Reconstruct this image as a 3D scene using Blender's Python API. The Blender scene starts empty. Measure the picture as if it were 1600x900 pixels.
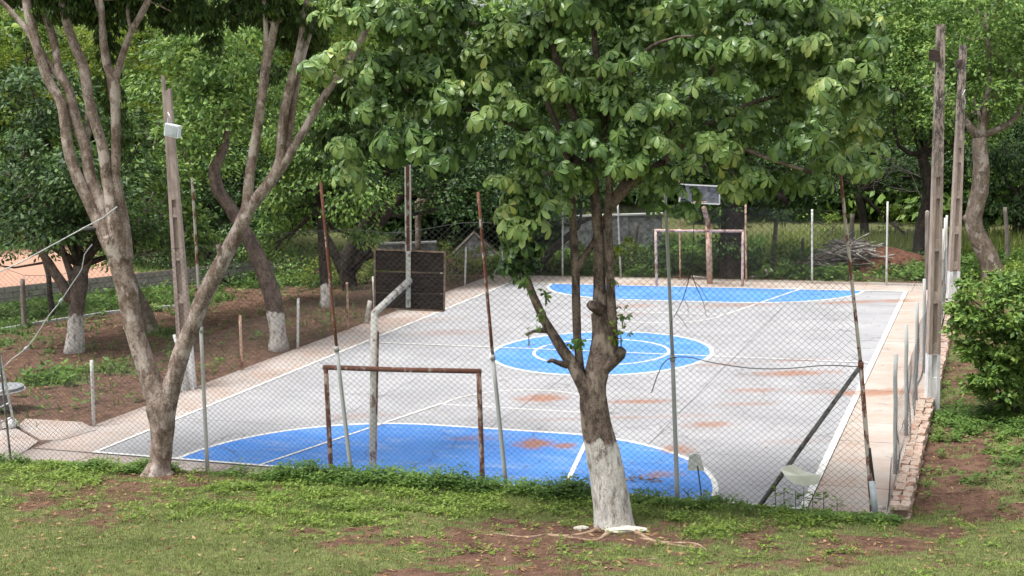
import bpy, math, random
import numpy as np
from mathutils import Matrix, Vector

SC = bpy.context.scene
COL = SC.collection
rng = np.random.default_rng(11)
random.seed(5)

# ------------------------------------------------------------------ camera
F = 2049.1
YAW, PITCH, ROLL = -0.361, 0.1458, -0.031
CAM = np.array([17.3159, -21.3629, 6.9664])
_cy, _sy, _cp, _sp = math.cos(YAW), math.sin(YAW), math.cos(PITCH), math.sin(PITCH)
FW = np.array([_sy*_cp, _cy*_cp, -_sp]); _r0 = np.array([_cy, -_sy, 0.0]); _u0 = np.cross(_r0, FW)
RT = math.cos(ROLL)*_r0 + math.sin(ROLL)*_u0
UP = -math.sin(ROLL)*_r0 + math.cos(ROLL)*_u0
HF = np.array([_sy, _cy, 0.0])
cd = bpy.data.cameras.new('camera'); cam = bpy.data.objects.new('camera', cd); COL.objects.link(cam)
cam.matrix_world = Matrix(((RT[0], UP[0], -FW[0], CAM[0]), (RT[1], UP[1], -FW[1], CAM[1]), (RT[2], UP[2], -FW[2], CAM[2]), (0, 0, 0, 1)))
cd.sensor_width = 36; cd.lens = 36*F/1600; cd.clip_start = 0.1; cd.clip_end = 2000
SC.camera = cam

# ------------------------------------------------------------------ light
SUN_EL, SUN_AZ = math.radians(70), math.radians(222)      # azimuth clockwise from +Y
w = bpy.data.worlds.new('World'); SC.world = w; w.use_nodes = True
nt = w.node_tree; bg = nt.nodes['Background']
sky = nt.nodes.new('ShaderNodeTexSky'); sky.sky_type = 'NISHITA'; sky.sun_disc = False
sky.sun_elevation = SUN_EL; sky.sun_rotation = SUN_AZ; sky.dust_density = 4; sky.air_density = 1
hs = nt.nodes.new('ShaderNodeHueSaturation'); hs.inputs['Saturation'].default_value = 0.18; hs.inputs['Value'].default_value = 1.6
nt.links.new(sky.outputs[0], hs.inputs['Color']); nt.links.new(hs.outputs[0], bg.inputs[0]); bg.inputs[1].default_value = 0.11
sl = bpy.data.lights.new('sun', 'SUN'); so = bpy.data.objects.new('sun', sl); COL.objects.link(so)
sl.energy = 2.9; sl.angle = math.radians(18); sl.color = (1.0, 0.985, 0.955)
sd = Vector((math.sin(SUN_AZ)*math.cos(SUN_EL), math.cos(SUN_AZ)*math.cos(SUN_EL), math.sin(SUN_EL)))
so.rotation_euler = sd.to_track_quat('Z', 'Y').to_euler()
SC.view_settings.view_transform = 'Standard'; SC.view_settings.look = 'None'
SC.view_settings.exposure = 0.56; SC.view_settings.gamma = 1
SC.render.engine = 'CYCLES'

# ------------------------------------------------------------------ helpers
def A(*v): return np.array(v, float)
def nrmz(v): return v/np.maximum(np.linalg.norm(v, axis=-1, keepdims=True), 1e-9)
def ray(px, py): return FW + RT*(px-800)/F + UP*(450-py)/F
def G(px, py, z=0.0):
    d = ray(px, py); return CAM + d*((z-CAM[2])/d[2])
def PD(px, py, dep): return CAM + ray(px, py)*dep
def V(px, py, base, off=0.0):
    d = ray(px, py); q = np.asarray(base) + HF*off
    return CAM + d*(((q-CAM)@HF)/(d@HF))
def dep(p): return (np.asarray(p)-CAM)@FW
def proj(P):
    d = P-CAM; z = d@FW; z = np.where(z < 0.5, 0.5, z)
    return 800+F*(d@RT)/z, 450-F*(d@UP)/z

_perm = np.random.default_rng(3).random((64, 64, 8))
def vnoise(x, y, k=0):
    x = np.asarray(x, float); y = np.asarray(y, float)
    xi = np.floor(x).astype(int); yi = np.floor(y).astype(int); fx = x-xi; fy = y-yi
    fx = fx*fx*(3-2*fx); fy = fy*fy*(3-2*fy); T = _perm[:, :, k]
    a = T[xi % 64, yi % 64]; b = T[(xi+1) % 64, yi % 64]; c = T[xi % 64, (yi+1) % 64]; d = T[(xi+1) % 64, (yi+1) % 64]
    return (a*(1-fx)+b*fx)*(1-fy)+(c*(1-fx)+d*fx)*fy
def fbm(x, y, k=0, o=4):
    s = 0; a = 0.5; t = 0
    for i in range(o):
        s = s+a*vnoise(x*2**i+i*7.3, y*2**i+i*3.1, (k+i) % 8); t += a; a *= 0.5
    return s/t
def sstep(a, b, x):
    t = np.clip((x-a)/(b-a), 0, 1); return t*t*(3-2*t)

ORG = {}
def finish(o, parent=None, label=None, cat=None, group=None, kind=None):
    COL.objects.link(o)
    if parent is not None: o.parent = parent
    if label: o['label'] = label
    if cat: o['category'] = cat
    if group: o['group'] = group
    if kind: o['kind'] = kind
    return o
def thing(name, label, cat, loc, group=None):
    o = bpy.data.objects.new(name, None); o.empty_display_size = 0.3
    o.location = Vector(loc); finish(o, None, label, cat, group); ORG[o.name] = np.array(loc, float); return o
def org(o):
    return ORG.get(o.name, np.zeros(3)) if o is not None else np.zeros(3)
def raw_mesh(name, V_, faces_flat, counts, smooth=False):
    me = bpy.data.meshes.new(name); V_ = np.asarray(V_, np.float32)
    me.vertices.add(len(V_)); me.vertices.foreach_set('co', V_.ravel())
    ff = np.asarray(faces_flat, np.int32); ct = np.asarray(counts, np.int32)
    me.loops.add(len(ff)); me.loops.foreach_set('vertex_index', ff)
    me.polygons.add(len(ct)); st = np.zeros(len(ct), np.int32); st[1:] = np.cumsum(ct)[:-1]
    me.polygons.foreach_set('loop_start', st); me.polygons.foreach_set('loop_total', ct)
    me.polygons.foreach_set('use_smooth', np.full(len(ct), smooth, bool))
    me.update(); me.validate(); return me
class MB:
    def __init__(s): s.v = []; s.f = []; s.c = []; s.n = 0
    def add(s, verts, faces):
        verts = np.asarray(verts, float); s.v.append(verts)
        for f in faces: s.f.extend([i+s.n for i in f]); s.c.append(len(f))
        s.n += len(verts); return s
    def box(s, c, size, rz=0.0, jit=0.0, ax=None):
        h = np.array(size)/2.0
        P = np.array([(x, y, z) for x in (-1, 1) for y in (-1, 1) for z in (-1, 1)], float)*h
        if jit: P = P + rng.normal(0, jit, P.shape)
        if ax is not None: P = P@np.array(ax)
        else:
            R = np.array([[math.cos(rz), math.sin(rz), 0], [-math.sin(rz), math.cos(rz), 0], [0, 0, 1]]); P = P@R
        return s.add(P+np.asarray(c), [(0, 1, 3, 2), (4, 6, 7, 5), (0, 4, 5, 1), (2, 3, 7, 6), (0, 2, 6, 4), (1, 5, 7, 3)])
    def beam(s, a, b, w_, t, side=None):
        a = np.asarray(a, float); b = np.asarray(b, float); L = np.linalg.norm(b-a); z = (b-a)/L
        x = np.asarray(side if side is not None else RT, float); x = x-z*(x@z); x /= np.linalg.norm(x); y = np.cross(z, x)
        return s.box((a+b)/2, (w_, t, L), ax=np.array([x, y, z]))
    def tube(s, pts, rad, sides=10, bump=0.0, step=None, freq=3.0, cap=True, flat=1.0, seed=0):
        pts = np.asarray(pts, float); rad = np.broadcast_to(np.asarray(rad, float), (len(pts),)).copy()
        if step:
            P = np.vstack([2*pts[0]-pts[1], pts, 2*pts[-1]-pts[-2]]); out = []; ro = []
            for i in range(len(pts)-1):
                n = max(1, int(np.linalg.norm(pts[i+1]-pts[i])/step)); p0, p1, p2, p3 = P[i:i+4]
                for k in range(n):
                    t = k/n
                    out.append(0.5*((2*p1)+(-p0+p2)*t+(2*p0-5*p1+4*p2-p3)*t*t+(-p0+3*p1-3*p2+p3)*t**3)); ro.append(rad[i]*(1-t)+rad[i+1]*t)
            out.append(pts[-1]); ro.append(rad[-1]); pts = np.array(out); rad = np.array(ro)
        n = len(pts); T = np.gradient(pts, axis=0); T = nrmz(T)
        ref = A(0, 0, 1) if abs(T[0][2]) < 0.9 else A(1, 0, 0)
        x = np.cross(T[0], ref); x /= np.linalg.norm(x); rings = []; sl_ = 0
        th = np.linspace(0, 2*np.pi, sides, endpoint=False)
        for i in range(n):
            x = x-T[i]*(x@T[i]); x /= np.linalg.norm(x); y = np.cross(T[i], x)
            if i: sl_ += np.linalg.norm(pts[i]-pts[i-1])
            r = rad[i]*np.ones(sides)
            if bump:
                q = vnoise(np.cos(th)*1.3+5+seed*1.7, np.sin(th)*1.3+sl_*freq+seed, 1)*0.6+vnoise(np.cos(th)*3+9, np.sin(th)*3+sl_*freq*2.3+seed, 2)*0.4
                r = r*(1+bump*(q-0.5)*2)
            rings.append(pts[i]+np.outer(r*np.cos(th), x)+np.outer(r*np.sin(th), y)*flat)
        Vv = np.vstack(rings); fs = []
        for i in range(n-1):
            for k in range(sides):
                a = i*sides+k; b = i*sides+(k+1) % sides; fs.append((a, b, b+sides, a+sides))
        if cap: fs.append(tuple(range(sides-1, -1, -1))); fs.append(tuple((n-1)*sides+k for k in range(sides)))
        return s.add(Vv, fs)
    def build(s, name, mat, parent=None, smooth=False, label=None, cat=None, group=None, kind=None):
        Vv = np.vstack(s.v); o0 = org(parent)
        me = raw_mesh(name, Vv-o0, s.f, s.c, smooth); me.materials.append(mat)
        return finish(bpy.data.objects.new(name, me), parent, label, cat, group, kind)
def top_mesh(mb, name, mat, label, cat, origin, group=None, smooth=False, kind=None):
    Vv = np.vstack(mb.v)-np.asarray(origin)
    me = raw_mesh(name, Vv, mb.f, mb.c, smooth); me.materials.append(mat)
    o = bpy.data.objects.new(name, me); o.location = Vector(origin); return finish(o, None, label, cat, group, kind)

# ------------------------------------------------------------------ materials
class NT:
    def __init__(s, name):
        s.m = bpy.data.materials.new(name); s.m.use_nodes = True; s.t = s.m.node_tree; s.t.nodes.clear()
        s.out = s.t.nodes.new('ShaderNodeOutputMaterial'); s.g = s.n('ShaderNodeNewGeometry')
        s.tc = s.n('ShaderNodeTexCoord'); s.pos = s.g.outputs['Position']
    def n(s, ty, **kw):
        x = s.t.nodes.new(ty)
        for k, v in kw.items(): setattr(x, k, v)
        return x
    def l(s, a, b): s.t.links.new(a, b)
    def setv(s, sock, v):
        if hasattr(v, 'is_output') or isinstance(v, bpy.types.NodeSocket): s.l(v, sock)
        else: sock.default_value = v
    def math(s, op, a, b=0.0, c=None):
        x = s.n('ShaderNodeMath', operation=op); s.setv(x.inputs[0], a); s.setv(x.inputs[1], b)
        if c is not None: s.setv(x.inputs[2], c)
        return x.outputs[0]
    def vmath(s, op, a, b):
        x = s.n('ShaderNodeVectorMath', operation=op); s.setv(x.inputs[0], a); s.setv(x.inputs[1], b); return x
    def noise(s, scale, detail=4, rough=0.55, vec=None, sc3=None, dist=0.0):
        x = s.n('ShaderNodeTexNoise'); x.inputs['Scale'].default_value = scale; x.inputs['Detail'].default_value = detail
        x.inputs['Roughness'].default_value = rough; x.inputs['Distortion'].default_value = dist
        v = vec if vec is not None else s.pos
        if sc3 is not None: v = s.vmath('MULTIPLY', v, sc3).outputs[0]
        s.l(v, x.inputs['Vector']); return x.outputs['Fac']
    def vor(s, scale, feature='F1', vec=None, sc3=None, out='Distance'):
        x = s.n('ShaderNodeTexVoronoi', feature=feature); x.inputs['Scale'].default_value = scale
        v = vec if vec is not None else s.pos
        if sc3 is not None: v = s.vmath('MULTIPLY', v, sc3).outputs[0]
        s.l(v, x.inputs['Vector']); return x.outputs[out]
    def rng_(s, v, a, b, c=0.0, d=1.0):
        x = s.n('ShaderNodeMapRange', interpolation_type='SMOOTHSTEP'); s.setv(x.inputs[0], v)
        for i, q in enumerate((a, b, c, d)): x.inputs[i+1].default_value = q
        return x.outputs[0]
    def mix(s, f, a, b, mode='MIX'):
        x = s.n('ShaderNodeMix', data_type='RGBA', blend_type=mode); s.setv(x.inputs[0], f)
        for i, q in ((6, a), (7, b)):
            if isinstance(q, tuple): q = (q[0], q[1], q[2], 1)
            s.setv(x.inputs[i], q)
        return x.outputs[2]
    def ramp(s, f, stops):
        x = s.n('ShaderNodeValToRGB'); s.l(f, x.inputs[0]); e = x.color_ramp.elements
        e[0].position = stops[0][0]; e[0].color = (*stops[0][1], 1); e[1].position = stops[-1][0]; e[1].color = (*stops[-1][1], 1)
        for p, c in stops[1:-1]: q = e.new(p); q.color = (*c, 1)
        return x.outputs[0]
    def attr(s, name):
        x = s.n('ShaderNodeAttribute'); x.attribute_name = name; return x.outputs['Fac']
    def bsdf(s, col, rough=0.8, bump=None, bstr=0.5, bdist=0.02, metal=0.0, spec=0.3, trans=0.0):
        b = s.n('ShaderNodeBsdfPrincipled')
        if isinstance(col, tuple): col = (*col, 1)
        s.setv(b.inputs['Base Color'], col); s.setv(b.inputs['Roughness'], rough); b.inputs['Metallic'].default_value = metal
        b.inputs['Specular IOR Level'].default_value = spec
        if bump is not None:
            q = s.n('ShaderNodeBump'); q.inputs['Strength'].default_value = bstr; q.inputs['Distance'].default_value = bdist
            s.l(bump, q.inputs['Height']); s.l(q.outputs[0], b.inputs['Normal'])
        if trans:
            t = s.n('ShaderNodeBsdfTranslucent'); s.setv(t.inputs[0], col); m = s.n('ShaderNodeMixShader'); m.inputs[0].default_value = trans
            s.l(b.outputs[0], m.inputs[1]); s.l(t.outputs[0], m.inputs[2]); s.l(m.outputs[0], s.out.inputs[0])
        else: s.l(b.outputs[0], s.out.inputs[0])
        return s.m

def leaf_mat(name, stops, trans=0.3, rough=0.5, spec=0.35, clump=0.3):
    n = NT(name); r = n.g.outputs['Random Per Island']
    big = n.noise(0.9, 3, 0.6); f = n.math('ADD', n.math('MULTIPLY', r, 1-clump), n.math('MULTIPLY', n.rng_(big, 0.3, 0.7), clump))
    c = n.ramp(f, stops); return n.bsdf(c, rough, spec=spec, trans=trans)
M = {}
M['leaf_big'] = leaf_mat('broad_leaf', [(0.0, (0.04, 0.085, 0.026)), (0.3, (0.09, 0.17, 0.045)), (0.6, (0.19, 0.30, 0.08)), (0.88, (0.33, 0.43, 0.14)), (1.0, (0.50, 0.50, 0.12))], 0.25, 0.36, 0.5, 0.5)
M['leaf_spray'] = leaf_mat('drooping_leaf', [(0.0, (0.03, 0.055, 0.014)), (0.45, (0.06, 0.11, 0.026)), (0.8, (0.11, 0.17, 0.036)), (1.0, (0.2, 0.24, 0.05))], 0.4)
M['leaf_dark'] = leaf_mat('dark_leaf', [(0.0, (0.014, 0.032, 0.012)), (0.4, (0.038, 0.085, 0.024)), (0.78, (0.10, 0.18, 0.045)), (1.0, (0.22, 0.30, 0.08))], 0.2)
M['leaf_mid'] = leaf_mat('mid_leaf', [(0.0, (0.025, 0.055, 0.014)), (0.35, (0.085, 0.165, 0.034)), (0.75, (0.20, 0.32, 0.06)), (1.0, (0.36, 0.44, 0.11))], 0.28)
M['leaf_yel'] = leaf_mat('yellow_green_leaf', [(0.0, (0.05, 0.09, 0.012)), (0.4, (0.13, 0.20, 0.026)), (0.8, (0.25, 0.32, 0.045)), (1.0, (0.38, 0.40, 0.07))], 0.5)
M['leaf_lime'] = leaf_mat('lime_leaf', [(0.0, (0.08, 0.14, 0.02)), (0.5, (0.19, 0.29, 0.045)), (1.0, (0.34, 0.42, 0.09))], 0.4)
M['meadow'] = leaf_mat('meadow_blade', [(0.0, (0.16, 0.22, 0.05)), (0.5, (0.32, 0.40, 0.10)), (1.0, (0.52, 0.52, 0.22))], 0.4)
M['weed'] = leaf_mat('weed_leaf', [(0.0, (0.05, 0.10, 0.02)), (0.5, (0.11, 0.2, 0.04)), (0.85, (0.18, 0.29, 0.06)), (1.0, (0.29, 0.36, 0.1))], 0.35, 0.55, 0.3, 0.6)
M['grass'] = leaf_mat('grass_blade', [(0.0, (0.10, 0.125, 0.04)), (0.4, (0.17, 0.22, 0.065)), (0.75, (0.24, 0.30, 0.09)), (0.88, (0.33, 0.34, 0.13)), (1.0, (0.40, 0.34, 0.19))], 0.25, 0.6, 0.2, 0.5)
M['litter'] = leaf_mat('dry_leaf', [(0.0, (0.10, 0.05, 0.02)), (0.5, (0.24, 0.14, 0.06)), (1.0, (0.42, 0.30, 0.16))], 0.1, 0.7, 0.2, 0.2)

def bark(name, dark, light, patch=None, wash=None, cracks=0.5, scale=1.0):
    n = NT(name); o = n.tc.outputs['Object']
    a = n.noise(6*scale, 8, 0.75, o, (1, 1, 0.6)); b = n.noise(30*scale, 5, 0.65, o, (1, 1, 1.3)); v = n.math('ABSOLUTE', n.math('SUBTRACT', n.noise(7*scale, 5, 0.7, o, (1.5, 1.5, 0.42), 0.6), 0.5))
    col = n.mix(n.rng_(a, 0.38, 0.62), dark, light)
    col = n.mix(n.rng_(b, 0.42, 0.68, 0, 0.6), col, tuple(x*0.45 for x in dark))
    if patch:
        p = n.noise(3.2*scale, 3, 0.6, o, (1, 1, 0.7)); col = n.mix(n.rng_(p, 0.54, 0.62, 0, 0.75), col, patch)
    crack = n.rng_(v, 0.0, 0.022, 1.0, 0.0); cr = n.math('MULTIPLY', n.math('MULTIPLY', crack, n.rng_(n.noise(3, 3, 0.6, o), 0.4, 0.6)), cracks); col = n.mix(cr, col, tuple(x*0.22 for x in dark))
    if wash is not None:
        zz = n.n('ShaderNodeSeparateXYZ'); n.l(o, zz.inputs[0]); e = n.noise(5, 4, 0.6, o, (1, 1, 0.5))
        h = n.math('ADD', zz.outputs[2], n.math('MULTIPLY', e, 0.5)); m = n.rng_(h, wash+0.2, wash+0.27, 1, 0)
        wear = n.noise(7, 5, 0.7, o, (1.2, 1.2, 0.45)); wm = n.rng_(wear, 0.46, 0.66, 1.0, 0.25)
        wc = n.mix(n.noise(18, 4, 0.6, o, (1, 1, 0.4)), (0.42, 0.39, 0.35), (0.84, 0.82, 0.78)); wc = n.mix(n.math('MULTIPLY', crack, 0.7), wc, (0.16, 0.13, 0.1))
        col = n.mix(n.math('MULTIPLY', m, wm), col, wc)
    hgt = n.math('ADD', n.math('MULTIPLY', n.math('MINIMUM', v, 0.12), 4.0*cracks), n.math('ADD', a, n.math('MULTIPLY', b, 0.35)))
    return n.bsdf(col, 0.9, hgt, 0.6, 0.025, spec=0.15)
M['bark_grey'] = bark('bark_grey', (0.19, 0.135, 0.105), (0.47, 0.38, 0.33), (0.58, 0.50, 0.45), None, 1.0)
M['bark_grey_base'] = bark('bark_grey_base', (0.17, 0.115, 0.085), (0.36, 0.27, 0.215), (0.46, 0.36, 0.30), None, 0.75)
M['bark_b'] = bark('bark_brown', (0.07, 0.053, 0.043), (0.26, 0.20, 0.165), (0.34, 0.28, 0.23), 1.42, 0.9)
M['bark_dark'] = bark('bark_dark', (0.03, 0.024, 0.02), (0.085, 0.068, 0.055), None, None, 0.3)
M['bark_dark_w'] = bark('bark_dark_washed', (0.03, 0.024, 0.02), (0.10, 0.08, 0.065), None, 0.8, 0.3)
M['bark_mid_w'] = bark('bark_mid_washed', (0.08, 0.06, 0.05), (0.21, 0.16, 0.13), None, 1.1, 0.3)
M['bark_pale'] = bark('bark_pale', (0.14, 0.11, 0.085), (0.3, 0.24, 0.19), (0.42, 0.38, 0.33), None, 0.3)
M['stick'] = bark('bleached_wood', (0.27, 0.24, 0.21), (0.62, 0.57, 0.52), None, None, 0.1)

def paint_rust(name, paint, amt=0.5, lo=0.45, scale=5.0):
    n = NT(name); o = n.pos
    a = n.noise(scale, 6, 0.7, o, (1, 1, 0.55)); b = n.noise(40, 3, 0.6, o)
    rust = n.mix(n.noise(16, 4, 0.6, o), (0.075, 0.03, 0.022), (0.27, 0.11, 0.07))
    pc = n.mix(n.rng_(b, 0.3, 0.8, 0, 0.5), paint, tuple(x*0.6 for x in paint))
    m = n.rng_(a, lo, lo+0.06, 0, amt); return n.bsdf(n.mix(m, pc, rust), 0.75, b, 0.3, 0.004)
M['rust'] = paint_rust('rusted_steel', (0.50, 0.42, 0.38), 1.0, 0.38, 8)
M['rust_patch'] = paint_rust('flaking_paint_steel', (0.55, 0.5, 0.45), 1.0, 0.47, 6)
M['goal_rust'] = paint_rust('goal_flaking_paint', (0.50, 0.38, 0.30), 1.0, 0.44, 8)
M['goal_far'] = paint_rust('goal_pink_paint', (0.62, 0.45, 0.40), 0.75, 0.50, 4)
M['white_steel'] = paint_rust('white_painted_steel', (0.58, 0.57, 0.54), 0.8, 0.60)
M['grey_steel'] = paint_rust('galvanised_steel', (0.42, 0.43, 0.42), 0.7, 0.68)
M['hoop_post'] = paint_rust('hoop_post_paint', (0.74, 0.72, 0.67), 0.85, 0.55, 7)
M['orange_post'] = paint_rust('primer_painted_steel', (0.55, 0.38, 0.28), 0.8, 0.5)

def simple(name, c0, c1, sc=8, rough=0.85, sc3=None, bstr=0.3, metal=0.0, spec=0.3, bd=0.01):
    n = NT(name); a = n.noise(sc, 6, 0.65, n.pos, sc3); col = n.mix(n.rng_(a, 0.3, 0.7), c0, c1); return n.bsdf(col, rough, a, bstr, bd, metal, spec)
M['wire'] = simple('mesh_wire', (0.06, 0.062, 0.065), (0.12, 0.122, 0.125), 4, 0.8, None, 0.3, 0.0, 0.1)
M['wire_rusty'] = simple('weathered_wire', (0.10, 0.085, 0.07), (0.2, 0.17, 0.145), 4, 0.8)
M['rope'] = simple('pale_rope', (0.36, 0.37, 0.36), (0.58, 0.6, 0.6), 20)
M['cable'] = simple('dark_cable', (0.03, 0.03, 0.03), (0.07, 0.065, 0.06), 20)
M['twig'] = simple('dead_twig', (0.03, 0.022, 0.018), (0.08, 0.06, 0.05), 20)
M['brace'] = simple('weathered_brace', (0.06, 0.06, 0.06), (0.22, 0.215, 0.205), 14)
M['board'] = simple('weathered_boards', (0.012, 0.009, 0.008), (0.075, 0.05, 0.042), 4, 0.8, (1.2, 1.2, 12), 0.6)
M['board_frame'] = simple('board_frame', (0.18, 0.11, 0.075), (0.42, 0.31, 0.24), 9)
M['far_board'] = simple('grey_board', (0.07, 0.075, 0.08), (0.20, 0.205, 0.21), 6)
M['plate'] = simple('pale_plate', (0.72, 0.73, 0.69), (0.84, 0.85, 0.80), 9, 0.6)
M['sheet'] = simple('cream_sheet', (0.72, 0.73, 0.62), (0.84, 0.84, 0.75), 5, 0.6)
M['blue_tube'] = simple('pale_blue_tube', (0.38, 0.46, 0.50), (0.52, 0.58, 0.60), 9, 0.6)
M['lamp_white'] = simple('lamp_housing', (0.60, 0.63, 0.64), (0.74, 0.77, 0.78), 6, 0.4)
M['lamp_glass'] = simple('lamp_glass', (0.26, 0.30, 0.31), (0.42, 0.46, 0.47), 3, 0.15, spec=0.6)
M['alu'] = simple('aluminium', (0.42, 0.44, 0.45), (0.6, 0.62, 0.63), 9, 0.4, metal=0.5)
M['bag'] = simple('white_bag', (0.6, 0.6, 0.6), (0.78, 0.78, 0.78), 15)
M['tabletop'] = simple('grey_tabletop', (0.16, 0.17, 0.18), (0.28, 0.29, 0.3), 12)
M['rock'] = simple('painted_rock', (0.42, 0.38, 0.31), (0.68, 0.65, 0.58), 12, 0.9, None, 0.8, bd=0.03)
M['stone'] = simple('red_stone', (0.2, 0.12, 0.09), (0.36, 0.26, 0.2), 12, 0.9, None, 0.8)
M['root'] = simple('exposed_root', (0.17, 0.10, 0.065), (0.4, 0.29, 0.2), 10, 0.9, None, 0.7)
M['wood_post'] = simple('weathered_wood_post', (0.12, 0.10, 0.085), (0.26, 0.22, 0.19), 9, 0.9, (1, 1, 0.2))
M['render'] = simple('grey_render', (0.09, 0.093, 0.095), (0.30, 0.305, 0.31), 4.5, 0.9, None, 0.6)
M['block'] = simple('grey_block', (0.24, 0.22, 0.22), (0.38, 0.35, 0.34), 4, 0.9, None, 0.6)
M['cap'] = simple('pale_coping', (0.4, 0.4, 0.39), (0.55, 0.55, 0.53), 4, 0.9)
M['tin'] = simple('orange_earth_wall', (0.5, 0.26, 0.18), (0.66, 0.42, 0.32), 2)
M['mound'] = simple('red_earth', (0.09, 0.035, 0.02), (0.19, 0.085, 0.05), 6, 0.95, None, 1.0, bd=0.05)

def concrete_pole(name, wash, lichen):
    n = NT(name); o = n.tc.outputs['Object']
    a = n.noise(9, 6, 0.7, o, (1, 1, 0.25)); col = n.mix(n.rng_(a, 0.3, 0.7), (0.25, 0.195, 0.165), (0.44, 0.36, 0.31))
    zz = n.n('ShaderNodeSeparateXYZ'); n.l(o, zz.inputs[0])
    m1 = n.rng_(n.noise(11, 6, 0.75, o, (1, 1, 0.35)), 0.40, 0.56, 0, 0.85); m1 = n.math('MULTIPLY', m1, n.rng_(zz.outputs[2], lichen, lichen+2.0)); col = n.mix(m1, col, (0.028, 0.026, 0.024))
    m2 = n.math('MULTIPLY', n.rng_(n.noise(20, 4, 0.7, o), 0.60, 0.66), n.rng_(zz.outputs[2], lichen, lichen+3.0)); col = n.mix(m2, col, (0.55, 0.54, 0.5))
    e = n.noise(14, 3, 0.6, o); m = n.rng_(n.math('ADD', zz.outputs[2], n.math('MULTIPLY', e, 0.08)), wash, wash+0.03, 1, 0)
    wc = n.mix(n.rng_(n.noise(8, 5, 0.7, o, (1, 1, 0.3)), 0.4, 0.8), (0.76, 0.76, 0.76), (0.42, 0.41, 0.42)); col = n.mix(m, col, wc)
    return n.bsdf(col, 0.9, a, 0.5, 0.01)

# paint / concrete of the court, with red-earth stains where puddles dried
STAINS = [(845, 622, 42, 7, 1), (1000, 627, 55, 4, .9), (1240, 583, 75, 5, .9), (1110, 663, 50, 5, .8), (1180, 610, 55, 4, .6), (1290, 612, 60, 4, .5), (1165, 631, 60, 3, .5), (835, 693, 34, 9, 1.1),
          (882, 697, 24, 6, 1), (745, 685, 50, 5, .5), (1035, 742, 34, 6, .8), (1060, 702, 32, 8, .8), (1370, 613, 90, 6, .9), (1330, 472, 60, 2.5, .8), (1150, 477, 90, 3, .5), (985, 478, 50, 4, .5),
          (960, 492, 60, 4, .35), (1120, 570, 60, 2.5, .4), (1245, 563, 60, 2, .5), (980, 652, 30, 3, .4), (640, 500, 90, 4, .25), (880, 655, 70, 3, .3), (1060, 650, 90, 3, .3), (1400, 470, 40, 3, .8), (1240, 690, 60, 5, .25), (560, 650, 70, 5, .3), (700, 520, 80, 5, .3)]
def stain_group():
    g = bpy.data.node_groups.new('stains', 'ShaderNodeTree'); g.interface.new_socket('Fac', in_out='OUTPUT', socket_type='NodeSocketFloat')
    go = g.nodes.new('NodeGroupOutput'); pos = g.nodes.new('ShaderNodeNewGeometry').outputs['Position']
    def mth(op, a, b):
        x = g.nodes.new('ShaderNodeMath'); x.operation = op
        for i, q in enumerate((a, b)):
            if isinstance(q, (int, float)): x.inputs[i].default_value = q
            else: g.links.new(q, x.inputs[i])
        return x.outputs[0]
    nz = g.nodes.new('ShaderNodeTexNoise'); nz.inputs['Scale'].default_value = 2.6; nz.inputs['Detail'].default_value = 6; nz.inputs['Roughness'].default_value = 0.7; g.links.new(pos, nz.inputs['Vector'])
    acc = None
    for (px, py, rx, ry, s) in STAINS:
        c = G(px, py); ax = np.linalg.norm(G(px+rx, py)-c); ay = np.linalg.norm(G(px, py-ry)-c)
        v = g.nodes.new('ShaderNodeVectorMath'); v.operation = 'SUBTRACT'; g.links.new(pos, v.inputs[0]); v.inputs[1].default_value = tuple(c)
        def dot(vec, k):
            d = g.nodes.new('ShaderNodeVectorMath'); d.operation = 'DOT_PRODUCT'; g.links.new(v.outputs[0], d.inputs[0]); d.inputs[1].default_value = tuple(vec*k); return d.outputs['Value']
        hr = A(_cy, -_sy, 0); a = dot(hr, 1/ax); b = dot(HF, 1/ay)
        r = mth('SQRT', mth('ADD', mth('MULTIPLY', a, a), mth('MULTIPLY', b, b)), 0)
        q = mth('ADD', r, mth('MULTIPLY', mth('SUBTRACT', nz.outputs[0], 0.5), 2.2))
        mr = g.nodes.new('ShaderNodeMapRange'); mr.interpolation_type = 'SMOOTHSTEP'; g.links.new(q, mr.inputs[0])
        for i, x in enumerate((0.3, 1.25, s*0.85, 0.0)): mr.inputs[i+1].default_value = x
        acc = mr.outputs[0] if acc is None else mth('MAXIMUM', acc, mr.outputs[0])
    g.links.new(acc, go.inputs[0]); return g
SG = stain_group()
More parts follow.
